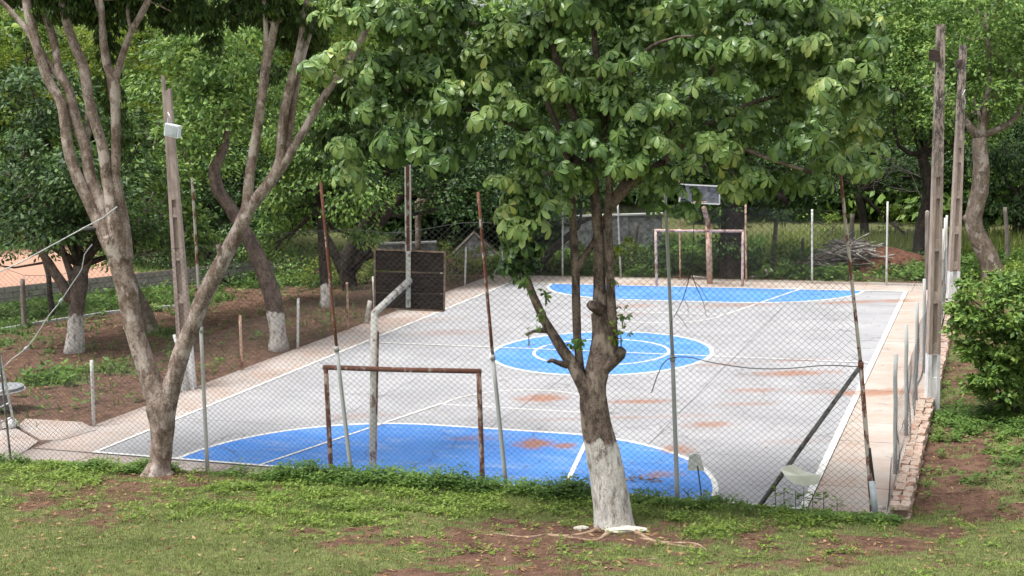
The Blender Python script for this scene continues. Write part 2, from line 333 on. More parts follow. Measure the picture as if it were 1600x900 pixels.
def court_mat(name, c0, c1, dirt, wear=0.25, red=0.0, rough=0.8):
    n = NT(name); a = n.noise(0.55, 6, 0.65, None, (1, 1, 1)); b = n.noise(35, 4, 0.7); c = n.noise(2.2, 6, 0.7, None, (0.45, 1.3, 1))
    col = n.mix(n.rng_(a, 0.3, 0.7), c0, c1); col = n.mix(n.rng_(c, 0.47, 0.75, 0, wear), col, dirt)
    col = n.mix(n.rng_(b, 0.5, 0.8, 0, 0.3), col, tuple(x*0.5 for x in c0))
    st2 = n.noise(1.1, 7, 0.75, None, (0.25, 2.6, 1)); col = n.mix(n.rng_(st2, 0.56, 0.72, 0, 0.5), col, tuple(x*0.62 for x in dirt))
    sp = n.vor(6.0, 'F1'); col = n.mix(n.math('MULTIPLY', n.rng_(sp, 0.03, 0.09, 0.55, 0), n.rng_(n.noise(0.8, 3), .45, .6)), col, tuple(x*0.4 for x in dirt))
    if red:
        r = n.noise(0.9, 5, 0.7, None, (1, 1, 1)); col = n.mix(n.rng_(r, 0.4, 0.65, 0, red), col, (0.40, 0.20, 0.12))
    # fine shrinkage cracks
    v = n.vor(0.42, 'DISTANCE_TO_EDGE', n.vmath('ADD', n.pos, n.n('ShaderNodeTexNoise').outputs['Color']).outputs[0]); cm = n.rng_(n.noise(0.5, 3), 0.44, 0.54)
    col = n.mix(n.math('MULTIPLY', n.rng_(v, 0.0, 0.014, 0.5, 0.0), cm), col, (0.07, 0.06, 0.055))
    g = n.n('ShaderNodeGroup'); g.node_tree = SG; st = n.mix(n.noise(9, 3, 0.6), (0.16, 0.07, 0.04), (0.42, 0.2, 0.12)); col = n.mix(g.outputs[0], col, st)
    return n.bsdf(col, rough, b, 0.15, 0.004, spec=0.25)
M['court_grey'] = court_mat('court_grey_paint', (0.285, 0.283, 0.292), (0.36, 0.357, 0.365), (0.24, 0.225, 0.215), 0.55)
M['court_blue'] = court_mat('court_blue_paint', (0.065, 0.205, 0.55), (0.10, 0.27, 0.66), (0.26, 0.36, 0.58), 0.8)
M['court_line'] = court_mat('court_line_paint', (0.66, 0.65, 0.62), (0.78, 0.77, 0.74), (0.48, 0.45, 0.4), 0.55)
M['slab_l'] = court_mat('apron_concrete', (0.34, 0.29, 0.26), (0.43, 0.385, 0.355), (0.29, 0.22, 0.18), 0.6, 0.22)
M['slab_r'] = court_mat('apron_stained_concrete', (0.36, 0.31, 0.27), (0.44, 0.40, 0.36), (0.34, 0.26, 0.21), 0.6, 0.28)
M['joint'] = simple('joint_dirt', (0.10, 0.07, 0.05), (0.16, 0.11, 0.08), 6)
def brick_mat():
    n = NT('crumbling_brick'); r = n.n('ShaderNodeObjectInfo').outputs['Random']
    base = n.ramp(r, [(0.0, (0.26, 0.14, 0.095)), (0.5, (0.38, 0.21, 0.14)), (1.0, (0.43, 0.33, 0.25))])
    a = n.noise(7, 6, 0.7); col = n.mix(n.rng_(a, 0.42, 0.54, 0, 0.9), base, (0.50, 0.41, 0.34)); b = n.noise(25, 4, 0.7); col = n.mix(n.rng_(b, 0.55, 0.7, 0, 0.6), col, (0.10, 0.06, 0.04))
    return n.bsdf(col, 0.95, n.math('ADD', a, b), 0.9, 0.02)
M['brick'] = brick_mat()

# ------------------------------------------------------------------ ground
COURT_X0, COURT_X1, COURT_Y0, COURT_Y1 = -1.52, 15.72, -0.62, 26.35
def yf(x): return np.interp(x, [-30, -1.3, 3.07, 5.8, 8.9, 12.1, 15.4, 60], [-3.5, -0.95, -0.54, -0.36, -0.22, -0.1, 0.02, 0.02])
WALL_A, WALL_B = G(-260, 505), G(430, 428)
_wd = (WALL_B-WALL_A)[:2]; _wd = _wd/np.linalg.norm(_wd); _wn = np.array([-_wd[1], _wd[0]])
def wall_side(x, y): return (x-WALL_A[0])*_wn[0]+(y-WALL_A[1])*_wn[1]
def H(x, y, fine=True):
    x = np.asarray(x, float); y = np.asarray(y, float)
    t = yf(x)-0.12-y
    z = np.where(t > 0, 0.10*np.clip(t, 0, 40)+0.05*sstep(0, 0.5, t), 0.0)
    out = (x > COURT_X0) & (x < COURT_X1) & (t <= 0) & (y < COURT_Y1)
    side = -0.05+0.05*fbm(x*0.4, y*0.4, 2)
    rt = sstep(16.0, 22.0, x)*0.45
    z = z + np.where(t > 0, 0, side) + np.where(x > 16.0, rt, 0)
    ws = wall_side(x, y); inr = (x < 2)
    z = z + np.where(inr, sstep(0.1, 1.2, ws)*0.5+sstep(1.0, 6.0, ws)*0.5, 0)
    z = z + sstep(70, 160, np.hypot(x, y))*3.0
    if fine: z = z + 0.05*(fbm(x*1.7, y*1.7, 4)-0.5) + 0.02*(fbm(x*7, y*7, 5)-0.5)
    return np.where(out, -0.22, z)
def GP(px, py):
    d = ray(px, py); t = 5.0
    for _ in range(4000):
        p = CAM+d*t
        if p[2] <= float(H(p[0], p[1], False)) and not (COURT_X0 < p[0] < COURT_X1 and float(yf(p[0]))-0.12 < p[1] < COURT_Y1 and p[2] > 0): return p
        if p[2] <= 0 and p[1] > yf(p[0]): return p
        t += 0.02
    return p
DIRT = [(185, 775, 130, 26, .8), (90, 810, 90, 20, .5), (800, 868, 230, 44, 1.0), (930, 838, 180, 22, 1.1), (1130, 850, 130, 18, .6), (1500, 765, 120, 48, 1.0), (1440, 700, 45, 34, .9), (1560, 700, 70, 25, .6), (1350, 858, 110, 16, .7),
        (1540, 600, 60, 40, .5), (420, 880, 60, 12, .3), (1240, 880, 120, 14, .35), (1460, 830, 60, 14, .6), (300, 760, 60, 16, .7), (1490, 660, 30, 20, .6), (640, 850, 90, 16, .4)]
LUSH = [(640, 765, 300, 30, 1.0), (330, 800, 110, 20, .7), (480, 805, 140, 25, 1.0), (1100, 800, 150, 30, .8), (1500, 655, 60, 24, 1.0), (1590, 660, 40, 30, .8), (60, 740, 120, 22, .6), (1330, 800, 120, 18, .5), (800, 790, 120, 20, .6), (1580, 720, 60, 18, .5)]
LEFTG = [(95, 592, 60, 14, .9), (180, 575, 60, 10, .5), (40, 472, 150, 26, 1.2), (250, 464, 80, 12, .9), (-80, 490, 160, 40, 1.1), (430, 440, 110, 9, .8), (260, 520, 60, 8, .35)]
def px_mask(x, y, L, nzk=1, amp=0.9):
    X, Y = proj(np.stack([x, y, np.where(y < yf(x), np.clip(0.1*(yf(x)-y), 0, 4), 0)], -1)); r = np.zeros_like(X); nz = (fbm(x*1.1, y*1.6, nzk)-0.5)*amp*2.6+(fbm(x*5, y*7, nzk+2)-0.5)*1.3
    for (a, b, rx, ry, s) in L:
        d = np.sqrt(((X-a)/rx)**2+((Y-b)/ry)**2)+nz; r = np.maximum(r, s*(1-sstep(0.6, 1.25, d)))
    return r
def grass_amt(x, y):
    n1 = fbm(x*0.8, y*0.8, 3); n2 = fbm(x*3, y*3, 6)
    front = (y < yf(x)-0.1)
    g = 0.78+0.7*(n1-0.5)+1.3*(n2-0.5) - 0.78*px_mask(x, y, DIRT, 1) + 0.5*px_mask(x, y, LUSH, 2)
    right = (x > 15.9) & ~front
    gr = 0.55+1.2*(n1-0.5)+1.3*(n2-0.5) - 0.8*px_mask(x, y, DIRT, 1)+0.6*px_mask(x, y, LUSH, 2)
    left = (x < -1.4) & ~front
    gl = 0.10+0.55*(n1-0.5)+0.5*(n2-0.5)+px_mask(x, y, LEFTG, 3)
    ws = wall_side(x, y); gl = gl+sstep(-4.5, -3.2, ws)*0.7*(x < -13); al = (x-WALL_A[0])*_wd[0]+(y-WALL_A[1])*_wd[1]; e1 = ((G(185, 440)-WALL_A)[:2])@_wd; gl = np.where(ws > 0.2, np.maximum(sstep(8, 11, ws)*.8, sstep(e1-.5, e1+.8, al)*.7), gl)
    back = (y > 26.3) & (x > -1.4)
    gb = 0.45+0.8*(n1-0.5)+0.6*(n2-0.5)+sstep(31, 36, y)*0.5
    return np.clip(np.where(front, g, np.where(left, gl, np.where(back, gb, np.where(right, gr, g)))), 0, 1)
def make_ground():
    xs = np.unique(np.concatenate([np.linspace(-420, -30, 30), np.linspace(-30, -3, 60), np.linspace(-3, 21, 230), np.linspace(21, 40, 30), np.linspace(40, 420, 30)]))
    ys = np.unique(np.concatenate([np.linspace(-120, -28, 16), np.linspace(-28, -9, 50), np.linspace(-9, 1, 110), np.linspace(1, 32, 160), np.linspace(32, 70, 60), np.linspace(70, 520, 40)]))
    X, Y = np.meshgrid(xs, ys); Z = H(X, Y); n, m = X.shape
    Vv = np.stack([X.ravel(), Y.ravel(), Z.ravel()], -1); i = np.arange(n*m).reshape(n, m)
    q = np.stack([i[:-1, :-1], i[:-1, 1:], i[1:, 1:], i[1:, :-1]], -1).reshape(-1, 4)
    me = raw_mesh('ground', Vv, q.ravel(), np.full(len(q), 4), True)
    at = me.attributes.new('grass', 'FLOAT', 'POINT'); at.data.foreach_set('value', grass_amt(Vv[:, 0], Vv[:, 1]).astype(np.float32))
    ws = wall_side(Vv[:, 0], Vv[:, 1]); al = (Vv[:, 0]-WALL_A[0])*_wd[0]+(Vv[:, 1]-WALL_A[1])*_wd[1]; e1 = ((G(185, 440)-WALL_A)[:2])@_wd; red = np.where(ws > 0.3, (1-sstep(7.0, 10.0, ws))*(1-sstep(e1-.5, e1+.8, al)), 0.0)
    at = me.attributes.new('earth', 'FLOAT', 'POINT'); at.data.foreach_set('value', red.astype(np.float32))
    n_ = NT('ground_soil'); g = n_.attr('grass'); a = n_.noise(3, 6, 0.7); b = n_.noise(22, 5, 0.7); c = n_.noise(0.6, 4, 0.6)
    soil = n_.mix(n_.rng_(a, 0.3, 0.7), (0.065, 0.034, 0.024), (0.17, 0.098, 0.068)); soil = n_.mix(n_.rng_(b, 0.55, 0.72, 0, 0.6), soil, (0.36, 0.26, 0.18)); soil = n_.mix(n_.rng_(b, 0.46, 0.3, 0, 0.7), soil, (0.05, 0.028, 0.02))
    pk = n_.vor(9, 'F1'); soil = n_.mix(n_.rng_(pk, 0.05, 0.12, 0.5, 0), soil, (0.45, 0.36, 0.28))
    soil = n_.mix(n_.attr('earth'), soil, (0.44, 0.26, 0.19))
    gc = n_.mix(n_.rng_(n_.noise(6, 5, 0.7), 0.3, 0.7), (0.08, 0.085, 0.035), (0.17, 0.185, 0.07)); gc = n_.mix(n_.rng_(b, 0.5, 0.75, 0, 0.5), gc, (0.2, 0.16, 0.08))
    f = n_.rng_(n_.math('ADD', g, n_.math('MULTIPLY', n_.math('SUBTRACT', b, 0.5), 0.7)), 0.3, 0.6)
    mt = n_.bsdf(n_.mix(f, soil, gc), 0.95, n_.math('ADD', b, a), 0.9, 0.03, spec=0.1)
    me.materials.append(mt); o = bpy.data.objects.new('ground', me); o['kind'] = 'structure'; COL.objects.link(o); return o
ground = make_ground()

# ------------------------------------------------------------------ court
def flat_poly(name, pts, mat, parent, z, thick=0.0, label=None):
    pts = np.asarray(pts, float); n = len(pts); mb = MB()
    if thick:
        v = np.vstack([np.c_[pts, np.full(n, z-thick)], np.c_[pts, np.full(n, z)]]); fs = [tuple(range(n-1, -1, -1)), tuple(range(n, 2*n))]+[(i, (i+1) % n, n+(i+1) % n, n+i) for i in range(n)]
        mb.add(v, fs)
    else: mb.add(np.c_[pts, np.full(n, z)], [tuple(range(n))])
    return mb.build(name, mat, parent, label=label)
def strip(name, pts, w_, parent, z, closed=False, label=None):
    pts = np.asarray(pts, float); n = len(pts)
    if closed: T = np.roll(pts, -1, 0)-np.roll(pts, 1, 0)
    else: T = np.gradient(pts, axis=0)
    T = nrmz(T); N = np.c_[-T[:, 1], T[:, 0]]; L = pts+N*w_/2; R = pts-N*w_/2; mb = MB()
    v = np.vstack([np.c_[L, np.full(n, z)], np.c_[R, np.full(n, z)]]); m = n if closed else n-1
    mb.add(v, [(i, i+n, (i+1) % n+n, (i+1) % n) for i in range(m)]); return mb.build(name, M['court_line'], parent, label=label)
court = bpy.data.objects.new('court', None); COL.objects.link(court); court['kind'] = 'structure'
mb = MB()
ybot = [yf(x)-0.05 for x in (COURT_X0, 3.07, 8.9, 15.4)]
xs_ = [COURT_X0, 3.07, 8.9, COURT_X1]
base_poly = [(xs_[i], ybot[i]) for i in range(4)]+[(COURT_X1, COURT_Y1), (COURT_X0, COURT_Y1)]
flat_poly('slab_base', base_poly, M['joint'], court, -0.018, 0.2)
play = [(0.0, -0.04), (14.35, -0.04), (14.35, 24.30), (0.0, 24.30)]
px_ = [0.0, 3.6, 7.2, 10.8, 14.35]; py_ = [-0.04]+[2.98+3.05*i for i in range(7)]+[24.30]
for i in range(4):
    for j in range(8):
        g_ = 0.008; flat_poly('surface_panel', [(px_[i]+g_*(i > 0), py_[j]+g_*(j > 0)), (px_[i+1]-g_*(i < 3), py_[j]+g_*(j > 0)), (px_[i+1]-g_*(i < 3), py_[j+1]-g_*(j < 7)), (px_[i]+g_*(i > 0), py_[j+1]-g_*(j < 7))], M['court_grey'], court, 0.0, 0.017)
def slab(x0, x1, y0, y1, mat, z):
    g_ = 0.012; j = rng.normal(0, 0.003); mb = MB()
    mb.box(((x0+x1)/2, (y0+y1)/2, z+j-0.008), (x1-x0-g_, y1-y0-g_, 0.016), jit=0.001); return mb.build('apron_slab', mat, court)
y = 0.0
while y < 24.3:
    y2 = min(y+1.52+rng.uniform(-0.05, 0.05), 24.3)
    slab(COURT_X0, -0.02, y, y2, M['slab_l'], -0.004); slab(14.37, COURT_X1, y, y2, M['slab_r'], -0.004); y = y2
x = COURT_X0
while x < COURT_X1-0.1:
    x2 = min(x+1.6, COURT_X1); slab(x, x2, 24.32, COURT_Y1, M['slab_r'], -0.004)
    yb = float(yf((x+x2)/2))-0.03
    if yb < -0.15: slab(x, x2, yb, -0.06, M['slab_l'], -0.004)
    x = x2
def arc(cx, cy, rx, ry, a0, a1, n=40):
    t = np.radians(np.linspace(a0, a1, n)); return np.c_[cx+rx*np.cos(t), cy+ry*np.sin(t)]
Z1, Z2, Z3 = 0.004, 0.008, 0.012
near_d = np.vstack([arc(8.86, 0.0, 3.9, 3.74, 0, 90), arc(5.9, 0.0, 3.9, 3.74, 90, 180)])
far_d = np.vstack([arc(5.7, 24.18, 4.0, 3.13, 180, 270), arc(8.9, 24.18, 4.0, 3.13, 270, 360)])
flat_poly('blue_goal_area', near_d, M['court_blue'], court, Z1); flat_poly('blue_goal_area', far_d, M['court_blue'], court, Z1)
CC = (7.17, 12.2)
flat_poly('blue_centre_circle', arc(*CC, 2.98, 3.02, 0, 360, 97)[:-1], M['court_blue'], court, Z1)
strip('goal_area_line', near_d, 0.10, court, Z2); strip('goal_area_line', far_d, 0.10, court, Z2)
strip('centre_circle_line', arc(*CC, 2.98, 3.02, 0, 360, 97)[:-1], 0.10, court, Z2, True)
strip('inner_circle_line', arc(*CC, 1.83, 1.8, 0, 360, 73)[:-1], 0.08, court, Z3, True)
strip('side_line', [(0.02, -0.03), (0.02, 24.25)], 0.09, court, Z2+0.006); strip('side_line', [(14.3, -0.03), (14.3, 24.25)], 0.13, court, Z2+0.006)
strip('end_line', [(-0.02, 0.0), (14.36, 0.0)], 0.09, court, Z3+0.006); strip('end_line', [(-0.02, 24.2), (14.36, 24.2)], 0.09, court, Z3+0.006)
strip('half_way_line', [(0.1, 12.2), (14.2, 12.2)], 0.07, court, Z3+0.004)
strip('key_line', [(3.9, 0.05), (5.33, 5.6)], 0.07, court, Z3+0.004); strip('key_line', [(10.1, 0.05), (9.12, 5.6)], 0.09, court, Z3+0.004)
strip('free_throw_line', [(5.3, 5.55), (9.15, 5.55)], 0.05, court, Z2); strip('key_arc_line', arc(7.22, 5.6, 1.85, 1.8, 0, 180), 0.05, court, Z3)
strip('key_line', [(10.75, 24.15), (9.3, 18.7)], 0.07, court, Z3+0.004); strip('key_line', [(3.9, 24.15), (5.35, 18.7)], 0.07, court, Z3+0.004)
strip('free_throw_line', [(5.3, 18.7), (9.3, 18.7)], 0.05, court, Z2); strip('key_arc_line', arc(7.3, 18.65, 1.9, 1.8, 180, 360), 0.05, court, Z3)
strip('court_edge_mark', [(14.4, 21.9), (15.6, 21.9)], 0.05, court, 0.006); strip('court_edge_mark', [(14.4, 20.3), (15.6, 20.3)], 0.05, court, 0.006)

# ------------------------------------------------------------------ fences
def chainlink(S, smax, top, cw, ch, rad, mat, parent, seg=0.35, bot=None):
    """S(s,z)->world points ; diagonals in both directions"""
    mb = MB(); k = cw/ch
    tmax = max(top(np.linspace(0, smax, 50)))
    th = np.array([0.5, 2.6, 4.7])
    for sg in (1, -1):
        s0 = -tmax*k if sg > 0 else 0.0
        s1 = smax if sg > 0 else smax+tmax*k
        for a in np.arange(s0, s1, cw):
            z = np.arange(0.0, tmax+seg*0.6, seg*0.6); s = a+sg*z*k
            if bot is not None: pass
            ok = (s >= 0) & (s <= smax) & (z <= top(s)+0.001)
            if ok.sum() < 2: continue
            idx = np.where(ok)[0]; br = np.where(np.diff(idx) > 1)[0]
            for run in np.split(idx, br+1):
                if len(run) < 2: continue
                # extend the run to the true top
                ss = s[run]; zz = z[run]
                e = top(np.array([ss[-1]]))[0]-zz[-1]
                if 0.005 < e < seg*0.6 and 0 <= ss[-1]+sg*e*k <= smax: ss = np.append(ss, ss[-1]+sg*e*k); zz = np.append(zz, zz[-1]+e)
                if ss[0] > 0.01 and zz[0] > 0.001:
                    e = min(zz[0], ss[0]/k if sg > 0 else (smax-ss[0])/k); ss = np.insert(ss, 0, ss[0]-sg*e*k); zz = np.insert(zz, 0, zz[0]-e)
                P = S(ss, zz)+ (0.004 if sg > 0 else -0.004)*A(0, 1, 0)
                T = nrmz(np.gradient(P, axis=0)); N = nrmz(np.cross(T, A(0.3, 1, 0.1))); B = np.cross(T, N)
                R = P[:, None, :]+rad*(np.cos(th)[None, :, None]*N[:, None, :]+np.sin(th)[None, :, None]*B[:, None, :])
                n = len(P); f = []
                for i in range(n-1):
                    for q in range(3):
                        u = i*3+q; v = i*3+(q+1) % 3; f.append((u, v, v+3, u+3))
                mb.add(R.reshape(-1, 3), f)
    return mb.build('chain_link_mesh', mat, parent, kind='stuff')
def post(parent, a, b, r, mat, name='post', label=None, r2=None, sides=10, wob=0.0):
    a = np.asarray(a); b = np.asarray(b); mb = MB(); n = 6; t = np.linspace(0, 1, n)[:, None]; P = a+(b-a)*t
    if wob: P[1:-1] += rng.normal(0, wob, (n-2, 3))*A(1, 1, 0)
    mb.tube(P, np.linspace(r, r2 or r, n), sides, step=0.5 if wob else None); return mb.build(name, mat, parent, True, label=label)

ff = thing('chain_link_fence', 'tall front chain-link fence on leaning mismatched steel posts between the grass and the court', 'fence', (7, -0.3, 0))
FP = [((324, 735), (314, 515), (300, 278), 'white_steel', 'rust_patch', 'white painted post with a peeling top'),
      ((551, 760), (526, 545), (501, 285), 'grey_steel', 'rust', 'leaning post, rusty red above and pale grey below'),
      ((792, 766), (770, 558), (747, 300), 'grey_steel', 'rust', 'leaning post, rusty above a grey sleeve'),
      ((1059, 796), (1051, 560), (1038, 275), 'grey_steel', 'grey_steel', 'plain grey post'),
      ((1364, 806), (1345, 570), (1313, 272), 'rust_patch', 'rust_patch', 'bent post with flaking white and rust paint')]
fbase = []
for (bx, md, tp, m1, m2, lb) in FP:
    b = G(*bx); g0 = A(b[0], float(yf(b[0])), 0.0)
    a = V(bx[0], bx[1], g0); a[2] = min(a[2], -0.1); m_ = V(*md, g0); t = V(*tp, g0); fbase.append((a, m_, t))
    post(ff, a, m_, 0.040, M[m1], 'lower_post', lb, 0.036); post(ff, m_-(t-m_)*0.02, t, 0.030, M[m2], 'upper_post', None, 0.026)
    mb = MB(); mb.tube([m_-A(0, 0, .05), m_+A(0, 0, .05)], 0.047, 10); mb.build('post_collar', M[m1], ff, True)
lp = G(17, 720); post(ff, lp+A(0, 0, -.1), V(-2, 545, lp), 0.022, M['brace'], 'end_post', 'thin dark post at the left end')
# mesh surface: follows the leaning posts
_fx = [-7.0, -1.3]+[f_[0][0] for f_ in fbase]
def front_S(s, z):
    x = s-4.2; y0 = yf(x); lean = -0.115*z*np.interp(x, [-4, 3, 6, 9, 12, 15.4], [0.45, .5, 1.05, .9, .35, .95])*0.9
    d = 0.05*(vnoise(x*0.9, z*0.9, 1)-0.5)+0.10*(vnoise(x*0.35+4, z*0.4, 2)-0.5)
    return np.stack([x+lean+0.012*(vnoise(x*3, z*3, 3)-0.5), y0+0.05+d, z+0.0*x], -1)
def front_top(s):
    x = s-4.2; return np.interp(x, [-4.2, -1.6, -0.6, 0.3, 3, 5.8, 7.3, 8.9, 12, 15.5], [4.45, 4.2, 3.8, 3.75, 4.3, 4.65, 4.6, 4.75, 4.9, 4.95])+0.03*np.sin(x*3)
chainlink(front_S, 15.45+4.2, front_top, 0.123, 0.104, 0.0027, M['wire'], ff, 0.4)
s_ = np.linspace(0, 19.6, 70); tw = front_S(s_, front_top(s_)); mb = MB(); mb.tube(tw, 0.005, 5); mb.build('top_wire', M['wire'], ff)
b0 = V(1343, 574, fbase[4][0]); b1 = G(1178, 806); b1 = V(1180, 800, fbase[3][0]*0.6+fbase[4][0]*0.4); mb = MB(); mb.tube([b1, (b0+b1)/2+A(0, 0, .01), b0], [0.04, 0.038, 0.036], 12); mb.build('brace_pole', M['brace'], ff, True, label='dark weathered diagonal brace pole')
mb = MB(); pts = [V(x_, y_, fbase[3][0]*.6+fbase[4][0]*.4, -0.08) for x_, y_ in ((1018, 614), (1028, 585), (1042, 562), (1075, 558), (1110, 566), (1170, 575), (1225, 576), (1290, 571), (1342, 573))]
mb.tube(pts, 0.008, 6, step=0.1); mb.build('loose_wire', M['cable'], ff, True, label='loose dark wire sagging between two posts')

# low left fence
lf = thing('chain_link_fence', 'low chain-link fence with short white posts between the court and the left dirt', 'fence', (-1.45, 12, 0))
for (bp, tp, mt) in [((151, 666), (143, 563), 'white_steel'), ((274, 608), (272, 523), 'white_steel'), ((378, 578), (375, 493), 'orange_post'), ((467, 545), (466, 466), 'white_steel'), ((543, 515), (542, 441), 'orange_post'), ((584, 499), (583, 432), 'white_steel'), ((640, 480), (640, 418), 'white_steel'), ((690, 460), (690, 400), 'white_steel'), ((729, 446), (728, 386), 'white_steel'), ((788, 430), (788, 403), 'white_steel')]:
    b = G(*bp); b[0] = -1.46; t = V(*tp, b); post(lf, b-A(0, 0, .05), t, 0.038, M[mt])
def left_S(s, z):
    y_ = s-0.9; return np.stack([-1.5+0.10*(vnoise(y_*0.8, z, 4)-0.5)*(0.3+z), y_, z+0.0*y_], -1)
chainlink(left_S, 27.0, lambda s: 1.28-0.12*np.abs(np.sin((np.asarray(s)-2.7)*np.pi/3.05))+0.04*np.sin(np.asarray(s)*2.1), 0.10, 0.09, 0.003, M['wire_rusty'], lf, 0.3)

# far fence
rf = thing('chain_link_fence', 'far chain-link fence with thin pale posts in front of the bushes behind the far goal', 'fence', (7, 26, 0))
for (bp, tp) in [((786, 431), (784, 372)), ((879, 432), (879, 313)), ((970, 434), (965, 312)), ((1063, 437), (1061, 279)), ((1166, 440), (1165, 314)), ((1269, 443), (1269, 327)), ((1385, 446), (1387, 315)), ((1449, 452), (1449, 329))]:
    b = G(*bp); t = V(*tp, b); post(rf, b-A(0, 0, .05), t, 0.036, M['orange_post' if bp[0] in (1166, 1063) else 'white_steel'])
def far_S(s, z):
    x = s-0.7; return np.stack([x, 26.2-0.042*(x-1)+0.06*(vnoise(x*.7, z, 2)-.5), z+0*x], -1)
chainlink(far_S, 15.5, lambda s: 2.75-0.10*np.abs(np.sin((np.asarray(s)-2.2)*np.pi/2.4))-0.5*(np.asarray(s) > 11)-0.8*(np.asarray(s) < 1.6), 0.105, 0.095, 0.003, M['wire'], rf, 0.3)

# right fence on the low wall
gf = thing('chain_link_fence', 'chain-link fence with bare pale posts along the low brick wall right of the court', 'fence', (15.62, 12, 0))
for yy, hh in ((2.47, 2.2), (5.24, 2.25), (8.36, 2.2), (11.3, 2.3), (14.2, 2.2), (17.1, 2.3), (19.9, 2.6), (22.3, 2.7), (24.2, 2.6)):
    post(gf, (15.6, yy, -.05), (15.6+rng.normal(0, .05), yy+rng.normal(0, .03), hh), 0.038, M['grey_steel' if yy < 12 else 'white_steel'], wob=0.006)
def right_S(s, z):
    y_ = s+0.1; return np.stack([15.66+0.35*(vnoise(y_*1.3, z*1.5, 5)-0.5)*np.exp(-z*1.3)+0.03*np.sin(y_*2), y_, z+0*y_], -1)
chainlink(right_S, 25.8, lambda s: np.interp(np.asarray(s), [0, 2.3, 2.5, 5, 8, 26], [0.7, 1.0, 1.4, 1.5, 1.7, 1.8]), 0.12, 0.10, 0.0022, M['wire'], gf, 0.3)
mb = MB(); P = V(1368, 805, A(15.45, 0.0, 0)); 
tb = thing('pipe_stub', 'pale blue-white pipe stub holding a thin dark rod beside the corner fence post', 'pipe', P)
mb.tube([P, V(1362, 751, P)], 0.10, 12, flat=0.5); mb.build('pipe', M['blue_tube'], tb, True)
mb = MB(); mb.tube([V(1366, 757, P, -.02), V(1359, 700, P, -.02)], 0.018, 8); mb.build('rod', M['cable'], tb, True)
mb = MB(); mb.tube([P+A(-.05, -.03, -.1), P+A(0.02, -.03, .04)], [0.15, 0.10], 9, bump=0.3); mb.build('concrete_footing', M['rock'], tb)

# ------------------------------------------------------------------ brick wall on the right
bw = thing('brick_wall', 'low crumbling brick wall edging the right side of the court', 'wall', (15.85, 4, 0))
bm_variants = []
for k in range(6):
    q = MB(); P = np.array([(x_, y_, z_) for x_ in (-1, 0, 1) for y_ in (-1, 0, 1) for z_ in (-1, 1)], float)
    h = A(0.5, 0.5, 0.5); Q = P*h+rng.normal(0, 0.035, P.shape); I = lambda a, b, c: (a*3+b)*2+c
    fs = []
    for a in range(2):
        for b in range(2):
            fs += [(I(a, b, 1), I(a+1, b, 1), I(a+1, b+1, 1), I(a, b+1, 1)), (I(a, b, 0), I(a, b+1, 0), I(a+1, b+1, 0), I(a+1, b, 0))]
    for a in range(2): fs += [(I(a, 0, 0), I(a+1, 0, 0), I(a+1, 0, 1), I(a, 0, 1)), (I(a, 2, 0), I(a, 2, 1), I(a+1, 2, 1), I(a+1, 2, 0)), (I(0, a, 0), I(0, a, 1), I(0, a+1, 1), I(0, a+1, 0)), (I(2, a, 0), I(2, a+1, 0), I(2, a+1, 1), I(2, a, 1))]
    q.add(Q, fs); me = raw_mesh('brick', np.vstack(q.v), q.f, q.c); me.materials.append(M['brick']); bm_variants.append(me)
def brick(c, size, rz, parent):
    o = bpy.data.objects.new('brick', bm_variants[rng.integers(6)]); o.location = Vector(np.asarray(c)-org(parent)); o.scale = size; o.rotation_euler = (rng.normal(0, .02), rng.normal(0, .02), rz); finish(o, parent); return o
y = 0.0
mb = MB(); mb.box((15.86, 4.05, 0.06), (0.22, 8.2, 0.22)); mb.build('mortar_core', M['joint'], bw)
def wall_x(y_): return 15.83+0.035*y_*0.5
core = []
for c_ in range(3):
    y = -0.08+(c_ % 2)*0.13
    while y < 8.1:
        L = rng.uniform(0.24, 0.30)
        for sx in (-0.075, 0.075):
            brick((15.86+sx+rng.normal(0, .012), y+L/2, 0.0+c_*0.092+rng.normal(0, .014)), (0.146, L-rng.uniform(.004, .03), 0.085), rng.normal(0, .06), bw)
        y += L
bw2 = thing('brick_wall', 'farther run of the low brick wall beyond the near concrete pole', 'wall', (15.9, 16, 0))
mb = MB(); n = 40
for i in range(n):
    y0 = 8.4+i*0.44; mb.box((15.92+rng.normal(0, .01), y0+0.22, 0.06+rng.normal(0, .01)), (0.26, 0.43, 0.24), jit=0.012)
mb.build('course', M['brick'], bw2)

